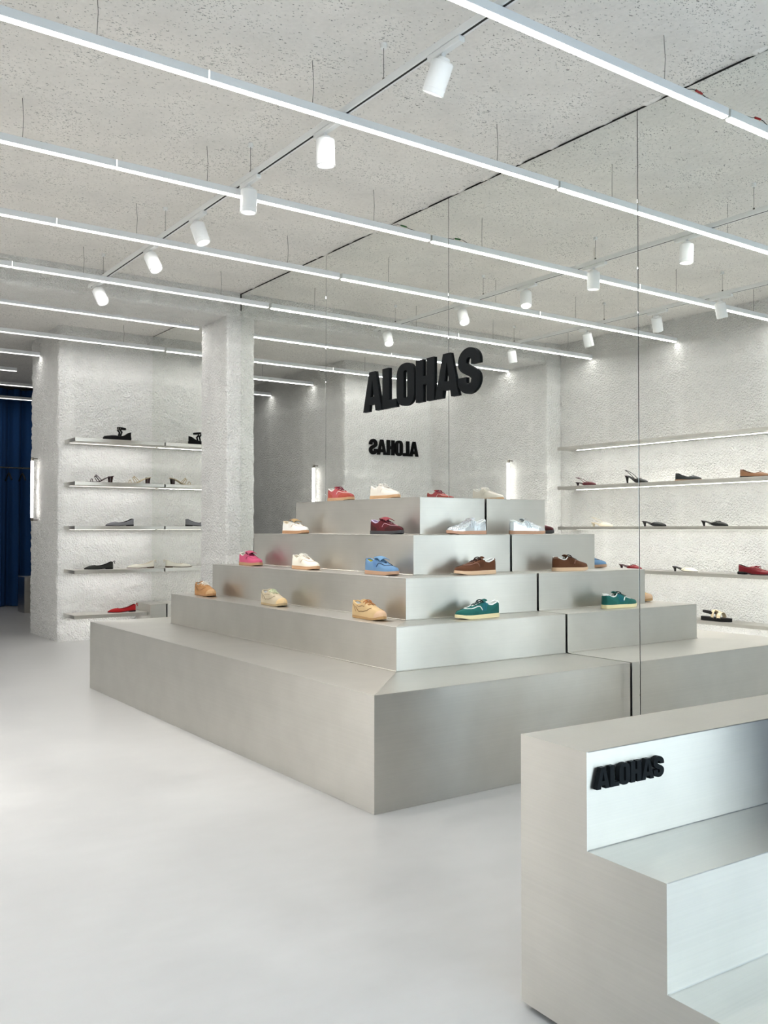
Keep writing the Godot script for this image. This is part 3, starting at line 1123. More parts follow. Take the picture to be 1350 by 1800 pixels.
func tube_lamp(at: Vector3, out: Vector3, label: String) -> void:
	# at is the wall point at the lamp's middle, out the wall's normal
	var t := thing("tube_wall_lamp", label, "lamp", at, 0.0, "upright tube lamps on the walls")
	var c := out * 0.065
	part("lamp_tube", tube_mesh([c + Vector3(0, -0.345, 0), c + Vector3(0, 0.345, 0)], 0.0165, 14), M.tube, t)
	for s in [-1.0, 1.0]:
		part("end_cap", tube_mesh([c + Vector3(0, s * 0.344, 0), c + Vector3(0, s * 0.385, 0)], 0.0175, 14), M.chrome, t)
		part("bracket", tube_mesh([c + Vector3(0, s * 0.372, 0), out * -0.004 + Vector3(0, s * 0.372, 0)], 0.007, 8), M.chrome, t)
	var z := out
	area(t, c + out * 0.022, Vector2(0.03, 0.68), E_TUBE, Basis(Vector3.UP.cross(-z) * -1.0, Vector3.UP, -z) if false else Basis(Vector3.UP.cross(-out).normalized(), Vector3.UP, -out))

func shelf(lo: Vector3, hi: Vector3, along_x: bool, label: String, group: String) -> void:
	# lo/hi span the board; the wall is on the -z side (along_x) or on the -x side
	var mid := Vector3((lo.x + hi.x) / 2.0, lo.y, (lo.z + hi.z) / 2.0)
	var t := thing("wall_shelf", label, "shelf", mid, 0.0, group)
	part("board", span_mesh(lo - mid, hi - mid, 0.0015, true), M.metal, t)
	var a := lo - mid
	var b := hi - mid
	if along_x:
		var z := a.z + 0.13
		part("led_strip", span_mesh(Vector3(a.x + 0.02, -0.003, z), Vector3(b.x - 0.005, 0.001, z + 0.008), 0.002), M.led, t)
		area(t, Vector3(0, -0.0045, z + 0.004), Vector2(b.x - a.x - 0.05, 0.008), E_LED, DOWN)
	else:
		var x := a.x + 0.11
		part("led_strip", span_mesh(Vector3(x, -0.003, a.z + 0.17), Vector3(x + 0.008, 0.001, b.z - 0.05), 0.002), M.led, t)
		area(t, Vector3(x + 0.004, -0.0045, 0.06), Vector2(0.008, b.z - a.z - 0.24), E_LED * 3.0, DOWN)

const E_STRIP := 12.0
const E_SPOT := 0.55
const E_TUBE := 1.6
const E_LED := 18.0

# ------------------------------------------------------------------ the scene
func _ready() -> void:
	# camera
	var cam := Camera3D.new()
	cam.name = "camera"
	add_child(cam)
	var yaw := deg_to_rad(35.3611)
	var pitch := deg_to_rad(1.0891)
	cam.position = Vector3(-4.096, 1.28, 0.0)
	cam.basis = Basis(Vector3.UP, -yaw) * Basis(Vector3.RIGHT, pitch)
	cam.fov = rad_to_deg(2.0 * atan(900.0 / 1604.6))
	cam.near = 0.05
	cam.far = 120.0
	cam.current = true
	# sky and exposure
	var we := WorldEnvironment.new()
	we.name = "environment"
	var env := Environment.new()
	env.tonemap_mode = Environment.TONE_MAPPER_LINEAR
	env.tonemap_exposure = 1.18
	env.background_mode = Environment.BG_SKY
	var sky := Sky.new()
	var sm := ProceduralSkyMaterial.new()
	sm.sky_top_color = Color(0.70, 0.80, 0.89)
	sm.sky_horizon_color = Color(0.95, 0.98, 0.985)
	sm.ground_bottom_color = Color(0.45, 0.46, 0.47)
	sm.ground_horizon_color = Color(0.70, 0.74, 0.78)
	sm.energy_multiplier = 1.0
	sky.sky_material = sm
	env.sky = sky
	env.background_energy_multiplier = 8.6
	env.sdfgi_enabled = true
	env.ssao_enabled = true
	env.ssil_enabled = true
	we.environment = env
	add_child(we)

	rough.seed = 3
	rough.noise_type = FastNoiseLite.TYPE_SIMPLEX
	rough.frequency = 14.0
	rough.fractal_octaves = 2
	lumps.seed = 8
	lumps.noise_type = FastNoiseLite.TYPE_SIMPLEX_SMOOTH
	lumps.frequency = 5.0
	lumps.fractal_octaves = 3
	materials()
	shell()
	print("shell built")
	lamps()
	podium()
	bench()
	shelves()
	signs()
	back_room()
	print("furniture built")
	podium_shoes()
	shelf_shoes()
	print("shoes built")

func shell() -> void:
	struct("floor", span_mesh(Vector3(-5.0, -0.12, -17.0), Vector3(0.2, 0.0, 2.6), 0.0), M.floor, "pale grey poured cement floor")
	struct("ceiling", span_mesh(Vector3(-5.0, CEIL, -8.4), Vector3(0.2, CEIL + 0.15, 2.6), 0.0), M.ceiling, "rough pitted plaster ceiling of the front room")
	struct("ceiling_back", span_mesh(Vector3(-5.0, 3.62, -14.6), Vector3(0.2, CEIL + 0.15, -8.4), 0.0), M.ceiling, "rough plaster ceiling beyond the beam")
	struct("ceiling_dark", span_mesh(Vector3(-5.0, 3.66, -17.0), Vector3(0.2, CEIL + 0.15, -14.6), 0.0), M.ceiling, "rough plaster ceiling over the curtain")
	struct("trim_1", plaster(Vector3(-4.5, 3.395, -8.86), Vector3(0.0, 3.70, -8.235), "yzZ", 0.03, 0.03, 0.008), M.wall, "rough plaster beam across the shop")
	# mirrored wall: dark backing with tall mirror panels on it
	var wr := struct("wall_right", span_mesh(Vector3(0.010, 0.0, -10.75), Vector3(0.16, CEIL, 2.6), 0.0), M.backing, "wall clad in tall mirror panels")
	var cuts := [-8.243, -6.63, -4.982, -3.319, -1.66, -0.01, 1.2, 2.39]
	for i in cuts.size() - 1:
		if cuts[i] == -1.66:
			continue
		part("mirror_panel", span_mesh(Vector3(0.0, 0.004, cuts[i] + 0.0022), Vector3(0.008, CEIL - 0.016, cuts[i + 1] - 0.0022), 0.0012), M.mirror, wr)
	part("mirror_panel", span_mesh(Vector3(0.0, 0.004, -10.66), Vector3(0.008, 3.61, -8.80), 0.0012), M.mirror, wr)
	struct("wall_right_front", span_mesh(Vector3(-0.004, 0.0, -1.655), Vector3(0.009, CEIL, -0.02), 0.001), M.blue_wall, "dark blue wall panel where the mirrors end")
	var st := begin()
	var rag := FastNoiseLite.new()
	rag.seed = 17
	rag.frequency = 3.0
	rag.fractal_octaves = 4
	var last := []
	for i in 900:
		var z := -8.23 + i * 0.0075
		var h := 0.001 + 0.045 * clampf(rag.get_noise_1d(z) - 0.06, 0.0, 1.0)
		var d := 0.003 + 0.012 * clampf(rag.get_noise_1d(z + 50.0) + 0.3, 0.0, 1.0)
		var row := [Vector3(-d * 2.2, CEIL + 0.002, z), Vector3(-d, CEIL - h * 0.6, z), Vector3(-0.001, CEIL - h, z), Vector3(0.009, CEIL - h * 0.8, z)]
		if i > 0:
			for j in 3:
				quad(st, last[j], row[j], row[j + 1], last[j + 1])
		last = row
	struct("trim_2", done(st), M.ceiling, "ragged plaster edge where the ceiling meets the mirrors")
	# plaster walls
	struct("wall_pier", plaster(Vector3(-0.154, -0.02, -8.856), Vector3(0.05, 3.47, -8.243), "xzZ", 0.02, 0.022, 0.006), M.wall, "narrow rough plaster pier at the end of the mirrors")
	struct("wall_back", plaster(Vector3(-1.11, -0.03, -11.80), Vector3(0.10, 3.70, -10.62), "xzZ", 0.02, 0.03, 0.010), M.wall, "rough plaster wall block that carries the shelves at the back")
	struct("wall_left", plaster(Vector3(-4.75, -0.03, -8.2), Vector3(-4.48, 3.72, 1.0), "X", 0.035, 0.03, 0.010), M.wall, "long rough plaster wall with shelves, opposite the mirrors")
	struct("wall_left_back", plaster(Vector3(-4.75, -0.03, -10.7), Vector3(-4.25, 3.72, -8.19), "XZ", 0.03, 0.03, 0.010), M.wall, "rough plaster wall with a tube lamp beside the sign wall")
	struct("wall_sign", plaster(Vector3(-4.80, -0.03, -16.9), Vector3(-2.73, 3.70, -10.55), "XZ", 0.035, 0.035, 0.010), M.wall, "rough plaster wall carrying the small black sign")
	struct("wall_far", span_mesh(Vector3(-5.0, 0.0, -17.0), Vector3(0.2, 3.70, -16.85), 0.0), M.wall, "plaster wall behind the curtain")
	struct("wall_passage", span_mesh(Vector3(0.10, 0.0, -16.9), Vector3(0.22, 3.70, -11.6), 0.0), M.wall, "side wall of the back room")
	struct("wall_outer", span_mesh(Vector3(-5.0, 0.0, -17.0), Vector3(-4.74, CEIL + 0.1, 1.0), 0.0), M.backing, "outer wall")
	# shop front behind the camera: a window to the street and one round the corner
	var wl := struct("wall_left_front", span_mesh(Vector3(-4.75, 2.75, 0.95), Vector3(-4.47, CEIL, 2.4), 0.0), M.wall, "plaster lintel over the side window")
	part("jamb", span_mesh(Vector3(-4.75, 0.0, 2.25), Vector3(-4.47, 2.75, 2.4), 0.0), M.wall, wl)
	var w2 := struct("window_2", span_mesh(Vector3(-4.66, 0.0, 1.0), Vector3(-4.56, 0.10, 2.25), 0.004), M.steel, "side window to the street")
	part("window_frame", span_mesh(Vector3(-4.66, 2.68, 1.0), Vector3(-4.56, 2.75, 2.25), 0.004), M.steel, w2)
	part("pane", span_mesh(Vector3(-4.615, 0.1, 1.0), Vector3(-4.607, 2.68, 2.25), 0.0), M.glass, w2)
	var wf := struct("wall_front", span_mesh(Vector3(-4.75, 0.0, 2.4), Vector3(-3.95, CEIL, 2.6), 0.0), M.wall, "plaster front wall beside the shop window")
	part("lintel", span_mesh(Vector3(-3.95, 3.1, 2.4), Vector3(0.2, CEIL, 2.6), 0.0), M.wall, wf)
	part("jamb", span_mesh(Vector3(-0.25, 0.0, 2.4), Vector3(0.2, 3.1, 2.6), 0.0), M.wall, wf)
	var w := struct("window_1", span_mesh(Vector3(-3.95, 0.0, 2.44), Vector3(-0.25, 0.10, 2.54), 0.004), M.steel, "shop window to the street")
	part("window_frame", span_mesh(Vector3(-3.95, 3.02, 2.44), Vector3(-0.25, 3.1, 2.54), 0.004), M.steel, w)
	part("window_frame", span_mesh(Vector3(-1.78, 0.1, 2.44), Vector3(-1.72, 3.02, 2.54), 0.004), M.steel, w)
	part("pane", span_mesh(Vector3(-3.95, 0.1, 2.485), Vector3(-1.78, 3.02, 2.493), 0.0), M.glass, w)
	part("pane", span_mesh(Vector3(-1.72, 0.1, 2.485), Vector3(-0.25, 3.02, 2.493), 0.0), M.glass, w)
	struct("pavement", span_mesh(Vector3(-20.0, -0.3, -10.0), Vector3(14.0, -0.13, 22.0), 0.0), M.street, "pavement outside the shop window")

func lamps() -> void:
	var cab := [-0.50, -1.75, -2.84, -4.05]
	strip_lamp(-0.35, -4.46, -0.008, "added light line nearest the shop window, out of the photo", cab)  # unseen line, added to light the foreground
	strip_lamp(-1.55, -4.46, -0.008, "added light line above the low bench, out of the photo", cab)  # likewise added out of view for foreground light
	strip_lamp(-2.752, -4.46, -0.008, "light line crossing the top right corner, with a red wire connector", cab, "red")
	strip_lamp(-3.928, -4.46, -0.008, "second light line from the top, over the near end of the podium", cab)
	strip_lamp(-5.192, -4.46, -0.008, "third light line from the top, with a green wire connector", cab, "green")
	strip_lamp(-6.409, -4.46, -0.012, "fourth light line from the top, over the far part of the podium", cab)
	strip_lamp(-7.648, -4.46, -0.012, "last light line in front of the plaster beam", cab)
	strip_lamp(-8.90, -4.24, -0.16, "light line tucked behind the plaster beam", [], "", -2.32, 3.62, 0.7)
	strip_lamp(-10.22, -4.24, -0.012, "light line just in front of the shelf wall at the back", [-0.5, -2.84], "", -2.32, 3.62, 0.7)
	strip_lamp(-11.39, -2.72, -1.12, "light line ending at the shaded side of the shelf wall", [-1.9], "", -9.0, 3.62, 0.4)
	strip_lamp(-12.67, -2.72, -1.08, "short light line hanging behind the shelf wall", [-1.9], "", -9.0, 3.62, 0.35)
	strip_lamp(-13.96, -2.72, 0.0, "light line second from the blue curtain", [-1.9], "", -9.0, 3.62, 0.3)
	strip_lamp(-15.41, -2.72, 0.0, "light line just in front of the blue curtain", [], "", -9.0, 3.62, 0.3)
	track(-1.55, -8.12, 2.0, "white lighting track running along the middle of the ceiling over the podium", [-3.59, -5.0, -6.36, -7.75])
	track(-3.26, -8.05, 2.0, "white lighting track near the shelf wall, seen in the mirror", [-3.6, -5.0, -6.4, -7.75])
	spotlight(-1.55, -3.13, Vector3(-1.75, 0.6, -4.6), "white track spotlight nearest the camera, tilted away from it")
	spotlight(-1.55, -4.13, Vector3(-1.45, 0.5, -4.2), "white track spotlight second from the camera, pointing straight down")
	spotlight(-1.55, -5.02, Vector3(-1.6, 0.5, -5.15), "white track spotlight in front of the third light line")
	spotlight(-1.55, -5.80, Vector3(-0.95, 0.9, -5.1), "white track spotlight fourth from the camera, tilted to the right")
	spotlight(-1.55, -6.67, Vector3(-1.05, 0.9, -5.2), "white track spotlight fifth from the camera, tilted towards it")
	spotlight(-1.55, -7.90, Vector3(-1.0, 0.9, -6.4), "white track spotlight at the far end of the middle track")
	spotlight(-3.26, -5.03, Vector3(-4.0, 0.9, -5.05), "white spotlight on the track by the shelf wall, nearest the camera of four", 4.0)
	spotlight(-3.26, -5.74, Vector3(-4.2, 1.2, -6.1), "white spotlight on the track by the shelf wall, second of four", 4.0)
	spotlight(-3.26, -6.64, Vector3(-4.1, 0.9, -6.7), "white spotlight on the track by the shelf wall, third of four", 4.0)
	spotlight(-3.26, -7.80, Vector3(-3.9, 0.9, -7.9), "white spotlight on the track by the shelf wall, at its far end", 4.0)
	tube_lamp(Vector3(-1.115, 1.765, -11.47), Vector3(-1, 0, 0), "upright tube lamp on the shaded side of the shelf wall")
	tube_lamp(Vector3(-2.725, 1.82, -11.26), Vector3(1, 0, 0), "upright tube lamp in the passage, seen in the mirror")
	tube_lamp(Vector3(-4.245, 1.81, -8.83), Vector3(1, 0, 0), "upright tube lamp between the small sign and the long shelves")

const TIERS := [[0.536, 1.752, -3.379, -7.412], [0.771, 1.273, -3.866, -6.901], [1.007, 1.031, -4.107, -6.656], [1.248, 0.794, -4.349, -6.412], [1.489, 0.556, -4.594, -6.169]]
# flat sheet with a bevelled rim; poly lies in x-z, brushed along the given axis
func sheet(poly: Array, y0: float, y1: float, c: float, along_z: bool) -> ArrayMesh:
	var st := begin()
	st.set_smooth_group(-1)
	var n := poly.size()
	var ins := []
	for i in n:
		var p: Vector2 = poly[i]
		var d0: Vector2 = (p - poly[posmod(i - 1, n)]).normalized()
		var d1: Vector2 = (poly[(i + 1) % n] - p).normalized()
		var n0 := Vector2(-d0.y, d0.x)
		var n1 := Vector2(-d1.y, d1.x)
		ins.append(p + (n0 + n1) * c / maxf(0.3, 1.0 + n0.dot(n1)))
	var centre := Vector2.ZERO
	for p in poly:
		centre += p / n
	if (ins[0] - centre).length() > (poly[0] - centre).length():
		for i in n:
			ins[i] = poly[i] * 2.0 - ins[i]
	var put := func(p: Vector2, y: float):
		st.set_uv(Vector2(p.y, p.x) if along_z else p)
		st.add_vertex(Vector3(p.x, y, p.y))
	for i in n:
		var j := (i + 1) % n
		for q in [[poly[i], y0, poly[j], y0, poly[j], y1 - c, poly[i], y1 - c], [poly[i], y1 - c, poly[j], y1 - c, ins[j], y1, ins[i], y1]]:
			for k in [0, 1, 2, 0, 2, 3]:
				put.call(q[k * 2], q[k * 2 + 1])
	for i in range(1, n - 1):
		put.call(ins[0], y1)
		put.call(ins[i], y1)
		put.call(ins[i + 1], y1)
	return done(st)

func podium() -> void:
	var t := thing("stepped_podium", "large brushed metal stepped display podium against the mirrors", "podium", Vector3(-0.88, 0, -5.4))
	var o := Vector2(t.position.x, t.position.z)
	var y := 0.0
	for i in TIERS.size():
		var k: Array = TIERS[i]
		var top: float = k[0] - 0.0015
		var tier := part("tier", span_mesh(Vector3(-k[1] + 0.0005, y, k[3] + 0.0005) - t.position, Vector3(-0.009, top - 0.003, k[2] - 0.0005) - t.position, 0.0012, true), M.metal, t)
		var w := -0.009
		var a := [Vector2(-k[1], k[3]), Vector2(-k[1], k[2]), Vector2(w, k[2]), Vector2(w, k[3])]
		if i == TIERS.size() - 1:
			part("top_sheet", sheet(a.map(func(p): return p - o), top - 0.003, top, 0.0016, true), M.metal, tier)
		else:
			var q: Array = TIERS[i + 1]
			var b := [Vector2(-q[1] + 0.05, q[3] + 0.05), Vector2(-q[1] + 0.05, q[2] - 0.05), Vector2(w, q[2] - 0.05), Vector2(w, q[3] + 0.05)]
			var g := Vector2(0, 0.0005)
			part("top_sheet", sheet([a[0] - o + g, a[1] - o - g, b[1] - o - g, b[0] - o + g], top - 0.003, top, 0.0012, true), M.metal, tier)
			part("top_sheet", sheet([a[1] - o + g * 0.0, a[2] - o, b[2] - o, b[1] - o], top - 0.003, top, 0.0012, false), M.metal, tier)
			part("top_sheet", sheet([a[3] - o, a[0] - o, b[0] - o, b[3] - o], top - 0.003, top, 0.0012, false), M.metal, tier)
		if i > 0:
			part("foot_bead", span_mesh(Vector3(-k[1] - 0.004, y - 0.0015, k[3]) - t.position, Vector3(-k[1] + 0.001, y + 0.0035, k[2] + 0.004) - t.position, 0.0018, true), M.metal, tier)
			part("foot_bead", span_mesh(Vector3(-k[1] - 0.004, y - 0.0015, k[2] - 0.001) - t.position, Vector3(-0.009, y + 0.0035, k[2] + 0.004) - t.position, 0.0018, true), M.metal, tier)
		y = k[0]

func bench() -> void:
	var t := thing("stepped_bench", "low stepped metal bench with black lettering in the foreground", "bench", Vector3(-2.36, 0, -1.805), deg_to_rad(-2.4))
	# stair profile in the local y-z plane, extruded along x
	var prof := [Vector2(0.0, 0.015), Vector2(0.0, 0.728), Vector2(0.243, 0.728), Vector2(0.243, 0.484), Vector2(0.488, 0.484), Vector2(0.488, 0.236), Vector2(0.733, 0.236), Vector2(0.733, 0.015)]
	var L := 2.15
	var c := 0.002
	var st := begin()
	st.set_smooth_group(-1)
	for i in prof.size():
		var a: Vector2 = prof[i]
		var b: Vector2 = prof[(i + 1) % prof.size()]
		var d := (b - a).normalized() * c
		quad(st, Vector3(c, a.y + d.y, a.x + d.x), Vector3(c, b.y - d.y, b.x - d.x), Vector3(L, b.y - d.y, b.x - d.x), Vector3(L, a.y + d.y, a.x + d.x), true)
		# chamfer at the corner b
		var e: Vector2 = (prof[(i + 2) % prof.size()] - b).normalized() * c
		quad(st, Vector3(c, b.y - d.y, b.x - d.x), Vector3(c, b.y + e.y, b.x + e.x), Vector3(L, b.y + e.y, b.x + e.x), Vector3(L, b.y - d.y, b.x - d.x), true)
	part("step_sheet", done(st), M.metal, t)
	var outline := PackedVector2Array(prof)
	var tris := Geometry2D.triangulate_polygon(outline)
	for x in [0.0, L]:
		st = begin()
		st.set_smooth_group(-1)
		for dx in [-0.002, 0.002]:
			for i in tris:
				st.set_uv(Vector2(outline[i].x, outline[i].y))
				st.add_vertex(Vector3(x + dx, outline[i].y, outline[i].x))
		for i in prof.size():
			var p: Vector2 = prof[i]
			var q: Vector2 = prof[(i + 1) % prof.size()]
			quad(st, Vector3(x - 0.002, p.y, p.x), Vector3(x - 0.002, q.y, q.x), Vector3(x + 0.002, q.y, q.x), Vector3(x + 0.002, p.y, p.x), true)
		part("side_plate", done(st), M.metal, t)
	part("plinth", span_mesh(Vector3(0.03, 0.0, 0.03), Vector3(L - 0.03, 0.016, 0.70), 0.001), M.slot, t)
	var h := Node3D.new()
	h.name = "lettering"
	t.add_child(h)
	h.position = Vector3(0.020, 0.634, 0.2435)
	h.set_meta("label", "raised black letters reading ALOHAS")
	word(h, 0.053, 0.247, 0.013, M.letter)

func shelves() -> void:
	var names := ["top", "second", "middle", "fourth", "lowest"]
	var ys := [2.30, 1.812, 1.318, 0.826, 0.326]
	for i in 5:
		var y: float = ys[i]
		shelf(Vector3(-1.045, y - 0.04, -10.61), Vector3(-0.008 if i < 4 else -0.205, y, -10.207), true, "%s metal shelf on the plaster wall behind the pier" % names[i], "lit shelves on the back wall")
	for i in 5:
		var y: float = ys[i] - 0.004
		shelf(Vector3(-4.47, y - 0.038, -7.975), Vector3(-4.20, y, -3.6), false, "%s long metal shelf on the wall opposite the mirrors" % names[i], "lit shelves on the long wall")
	var t := thing("display_plinth", "small brushed metal plinth in the corner under the back shelves", "plinth", Vector3(-0.105, 0, -10.36))
	part("body", span_mesh(Vector3(-0.094, 0.0, -0.235), Vector3(0.098, 0.41, 0.225), 0.002, true), M.metal, t)
	part("top_plate", span_mesh(Vector3(-0.095, 0.41, -0.236), Vector3(0.099, 0.414, 0.226), 0.001, true), M.metal, t)

func signs() -> void:
	var t := thing("mirror_sign", "large black letters reading ALOHAS fixed to the mirror above the podium", "sign", Vector3(-0.003, 2.213, -6.04), -PI / 2)
	word(t, 0.311, 1.403, 0.012, M.letter)
	t = thing("wall_sign_letters", "small black letters reading ALOHAS on the rough plaster wall, mirrored in the panels", "sign", Vector3(-3.992, 2.335, -10.545))
	word(t, 0.215, 0.868, 0.02, M.black_letter)

func back_room() -> void:
	var t := thing("curtain", "dark blue pleated curtain in the back room", "curtain", Vector3(-1.3, 0, -16.0))
	var st := begin()
	st.set_smooth_group(0)
	var n := 180
	var prev := []
	for i in n + 1:
		var x := lerpf(-1.35, 1.35, float(i) / n)
		var z := 0.07 * sin(x * 27.0 + 0.6 * sin(x * 5.0)) + 0.02 * sin(x * 61.0)
		var col := [Vector3(x, 0.01, z * 1.15), Vector3(x, 1.8, z), Vector3(x, 3.62, z * 0.8)]
		if i > 0:
			for j in 2:
				quad(st, prev[j], prev[j + 1], col[j + 1], col[j])
		prev = col
	part("fabric", done(st), M.navy, t)
	part("curtain_rail", span_mesh(Vector3(-1.38, 3.615, -0.03), Vector3(1.38, 3.655, 0.03), 0.003), M.slot, t)
	t = thing("garment_rail", "thin metal rail in front of the blue curtain", "rail", Vector3(-1.2, 2.275, -15.5))
	part("bar", tube_mesh([Vector3(-1.5, 0, 0), Vector3(1.25, 0, 0)], 0.012, 10), M.chrome, t)
	for x in [-1.3, 1.1]:
		part("hanger_rod", tube_mesh([Vector3(x, 0, 0), Vector3(x, 1.4, 0)], 0.008, 8), M.chrome, t)
	for k in [[-0.52, "nearer the room"], [-0.31, "nearer the shelf wall"]]:
		t = thing("coat_hanger", "dark hanger on the metal rail, the one " + k[1], "hanger", Vector3(k[0], 2.275, -15.5), 1.5708, "hangers on the rail")
		part("hook", tube_mesh([Vector3(0, 0.004, 0.019), Vector3(0, 0.0175, 0), Vector3(0, 0.004, -0.019), Vector3(0, -0.04, -0.006), Vector3(0, -0.09, 0)], 0.004, 6), M.slot, t)
		part("shoulder", tube_mesh([Vector3(-0.20, -0.20, 0), Vector3(-0.06, -0.11, 0), Vector3(0, -0.09, 0), Vector3(0.06, -0.11, 0), Vector3(0.20, -0.20, 0)], 0.014, 8), M.slot, t)
	t = thing("display_plinth", "tall metal plinth in the back room, half hidden by the shelf wall", "plinth", Vector3(-0.30, 0, -14.78))
	part("body", span_mesh(Vector3(-0.19, 0.0, -0.2), Vector3(0.19, 0.545, 0.2), 0.002, true), M.metal, t)
	part("top_plate", span_mesh(Vector3(-0.191, 0.545, -0.201), Vector3(0.191, 0.55, 0.201), 0.001, true), M.metal, t)

func podium_shoes() -> void:
	var silver := mat(Color(0.88, 0.90, 0.92), 0.22, 0.9)
	var white := Color(0.91, 0.90, 0.87)
	var gum := Color(0.74, 0.57, 0.41)
	var a := -PI / 2
	sneaker({"upper": Color(0.72, 0.30, 0.30), "guard": Color(0.66, 0.25, 0.19), "bar": Color(0.93, 0.87, 0.84), "lace": Color(0.52, 0.09, 0.20), "lining": white, "sole": gum, "stripe": Color(0.78, 0.32, 0.36)}, Vector3(-0.47, 1.489, -5.66), 0.0, "red suede sneaker with a white line and gum sole on the top tier")
	sneaker({"upper": Color(0.90, 0.87, 0.82), "bar": Color(0.86, 0.82, 0.76), "lace": Color(0.93, 0.91, 0.87), "lining": Color(0.93, 0.92, 0.89), "sole": Color(0.78, 0.60, 0.42), "stripe": Color(0.87, 0.84, 0.79), "bar_w": 0.0014}, Vector3(-0.47, 1.489, -5.10), 0.0, "all cream sneaker with a gum sole on the top tier")
	sneaker({"upper": Color(0.93, 0.92, 0.89), "bar": Color(0.72, 0.57, 0.35), "lace": Color(0.93, 0.92, 0.88), "lining": Color(0.86, 0.80, 0.68), "sole": Color(0.72, 0.53, 0.37), "stripe": Color(0.90, 0.88, 0.84), "flap": Color(0.66, 0.53, 0.34), "tongue": Color(0.66, 0.53, 0.34), "bar_w": 0.0016}, Vector3(-0.675, 1.248, -5.97), 0.05, "white sneaker with a folded tan tongue on the second highest tier")
	sneaker({"upper": Color(0.36, 0.08, 0.11), "guard": Color(0.25, 0.06, 0.07), "bar": Color(0.82, 0.62, 0.66), "lace": Color(0.40, 0.08, 0.16), "lining": Color(0.77, 0.69, 0.82), "sole": Color(0.24, 0.24, 0.25), "flap": Color(0.60, 0.24, 0.27), "stripe": Color(0.42, 0.11, 0.14)}, Vector3(-0.675, 1.248, -4.79), 0.05, "burgundy suede sneaker with a folded tongue and dark grey sole")
	sneaker({"upper": silver, "bar": Color(0.86, 0.88, 0.90), "lace": Color(0.74, 0.72, 0.72), "lining": Color(0.92, 0.93, 0.92), "tongue": Color(0.80, 0.83, 0.85), "sole": Color(0.74, 0.56, 0.45), "stripe": Color(0.78, 0.82, 0.84), "bar_w": 0.0016}, Vector3(-0.268, 1.248, -4.475), a, "shiny silver sneaker with a gum sole")
	sneaker({"upper": Color(0.80, 0.29, 0.44), "bar": Color(0.58, 0.13, 0.26), "lace": Color(0.46, 0.08, 0.20), "lining": Color(0.88, 0.86, 0.80), "sole": Color(0.68, 0.51, 0.36), "flap": Color(0.74, 0.31, 0.42), "stripe": Color(0.78, 0.31, 0.44), "bar_w": 0.0018}, Vector3(-0.91, 1.007, -6.24), 0.0, "pink suede sneaker with a folded tongue")
	sneaker({"upper": Color(0.92, 0.89, 0.82), "bar": Color(0.72, 0.56, 0.36), "lace": Color(0.93, 0.91, 0.86), "lining": Color(0.90, 0.87, 0.80), "sole": Color(0.76, 0.58, 0.42), "stripe": Color(0.90, 0.86, 0.79), "bar_w": 0.0016}, Vector3(-0.91, 1.007, -5.42), 0.0, "cream sneaker with thin tan lines on the middle tier")
	sneaker({"upper": Color(0.36, 0.52, 0.68), "bar": Color(0.09, 0.11, 0.19), "lace": Color(0.38, 0.55, 0.70), "lining": Color(0.88, 0.84, 0.26), "collar": Color(0.38, 0.56, 0.75), "tab": Color(0.12, 0.14, 0.22), "sole": Color(0.70, 0.54, 0.42), "flap": Color(0.38, 0.55, 0.70), "stripe": Color(0.33, 0.51, 0.73)}, Vector3(-0.91, 1.007, -4.515), 0.0, "light blue suede sneaker with a yellow lining and folded tongue")
	sneaker({"upper": Color(0.37, 0.205, 0.11), "bar": Color(0.60, 0.42, 0.36), "lace": Color(0.17, 0.10, 0.09), "lining": Color(0.90, 0.90, 0.88), "tab": Color(0.48, 0.36, 0.30), "sole": Color(0.82, 0.68, 0.54), "stripe": Color(0.34, 0.18, 0.09), "bar_w": 0.0034}, Vector3(-0.413, 1.007, -4.225), a, "brown suede sneaker with a pale gum sole")
	sneaker({"runner": true, "upper": Color(0.66, 0.46, 0.26), "lace": Color(0.93, 0.91, 0.86), "lining": Color(0.90, 0.88, 0.85), "collar": Color(0.64, 0.44, 0.25), "sole": Color(0.60, 0.42, 0.25), "toe": Color(0.74, 0.57, 0.38), "seam": Color(0.40, 0.25, 0.13)}, Vector3(-1.15, 0.771, -6.53), 0.0, "caramel brown running sneaker with white laces")
	sneaker({"runner": true, "upper": Color(0.70, 0.64, 0.53), "lace": Color(0.76, 0.80, 0.64), "lining": Color(0.92, 0.92, 0.92), "collar": Color(0.69, 0.63, 0.52), "sole": Color(0.62, 0.53, 0.38), "toe": Color(0.80, 0.67, 0.47), "seam": Color(0.48, 0.42, 0.33)}, Vector3(-1.15, 0.771, -5.43), 0.0, "greige running sneaker with pale green laces")
	sneaker({"runner": true, "upper": Color(0.77, 0.64, 0.44), "lace": Color(0.70, 0.43, 0.21), "lining": Color(0.92, 0.92, 0.91), "collar": Color(0.80, 0.65, 0.42), "sole": Color(0.66, 0.50, 0.30), "toe": Color(0.79, 0.64, 0.50), "seam": Color(0.40, 0.26, 0.14)}, Vector3(-1.15, 0.771, -4.30), 0.0, "sand yellow running sneaker with orange brown laces")
	sneaker({"upper": Color(0.09, 0.39, 0.36), "guard": Color(0.08, 0.36, 0.33), "bar": Color(0.93, 0.93, 0.90), "lace": Color(0.07, 0.17, 0.16), "lining": Color(0.91, 0.91, 0.89), "sole": Color(0.87, 0.81, 0.61), "stripe": Color(0.09, 0.41, 0.48), "bar_w": 0.0042}, Vector3(-0.61, 0.771, -3.98), a, "teal green suede sneaker with a pale yellow sole")

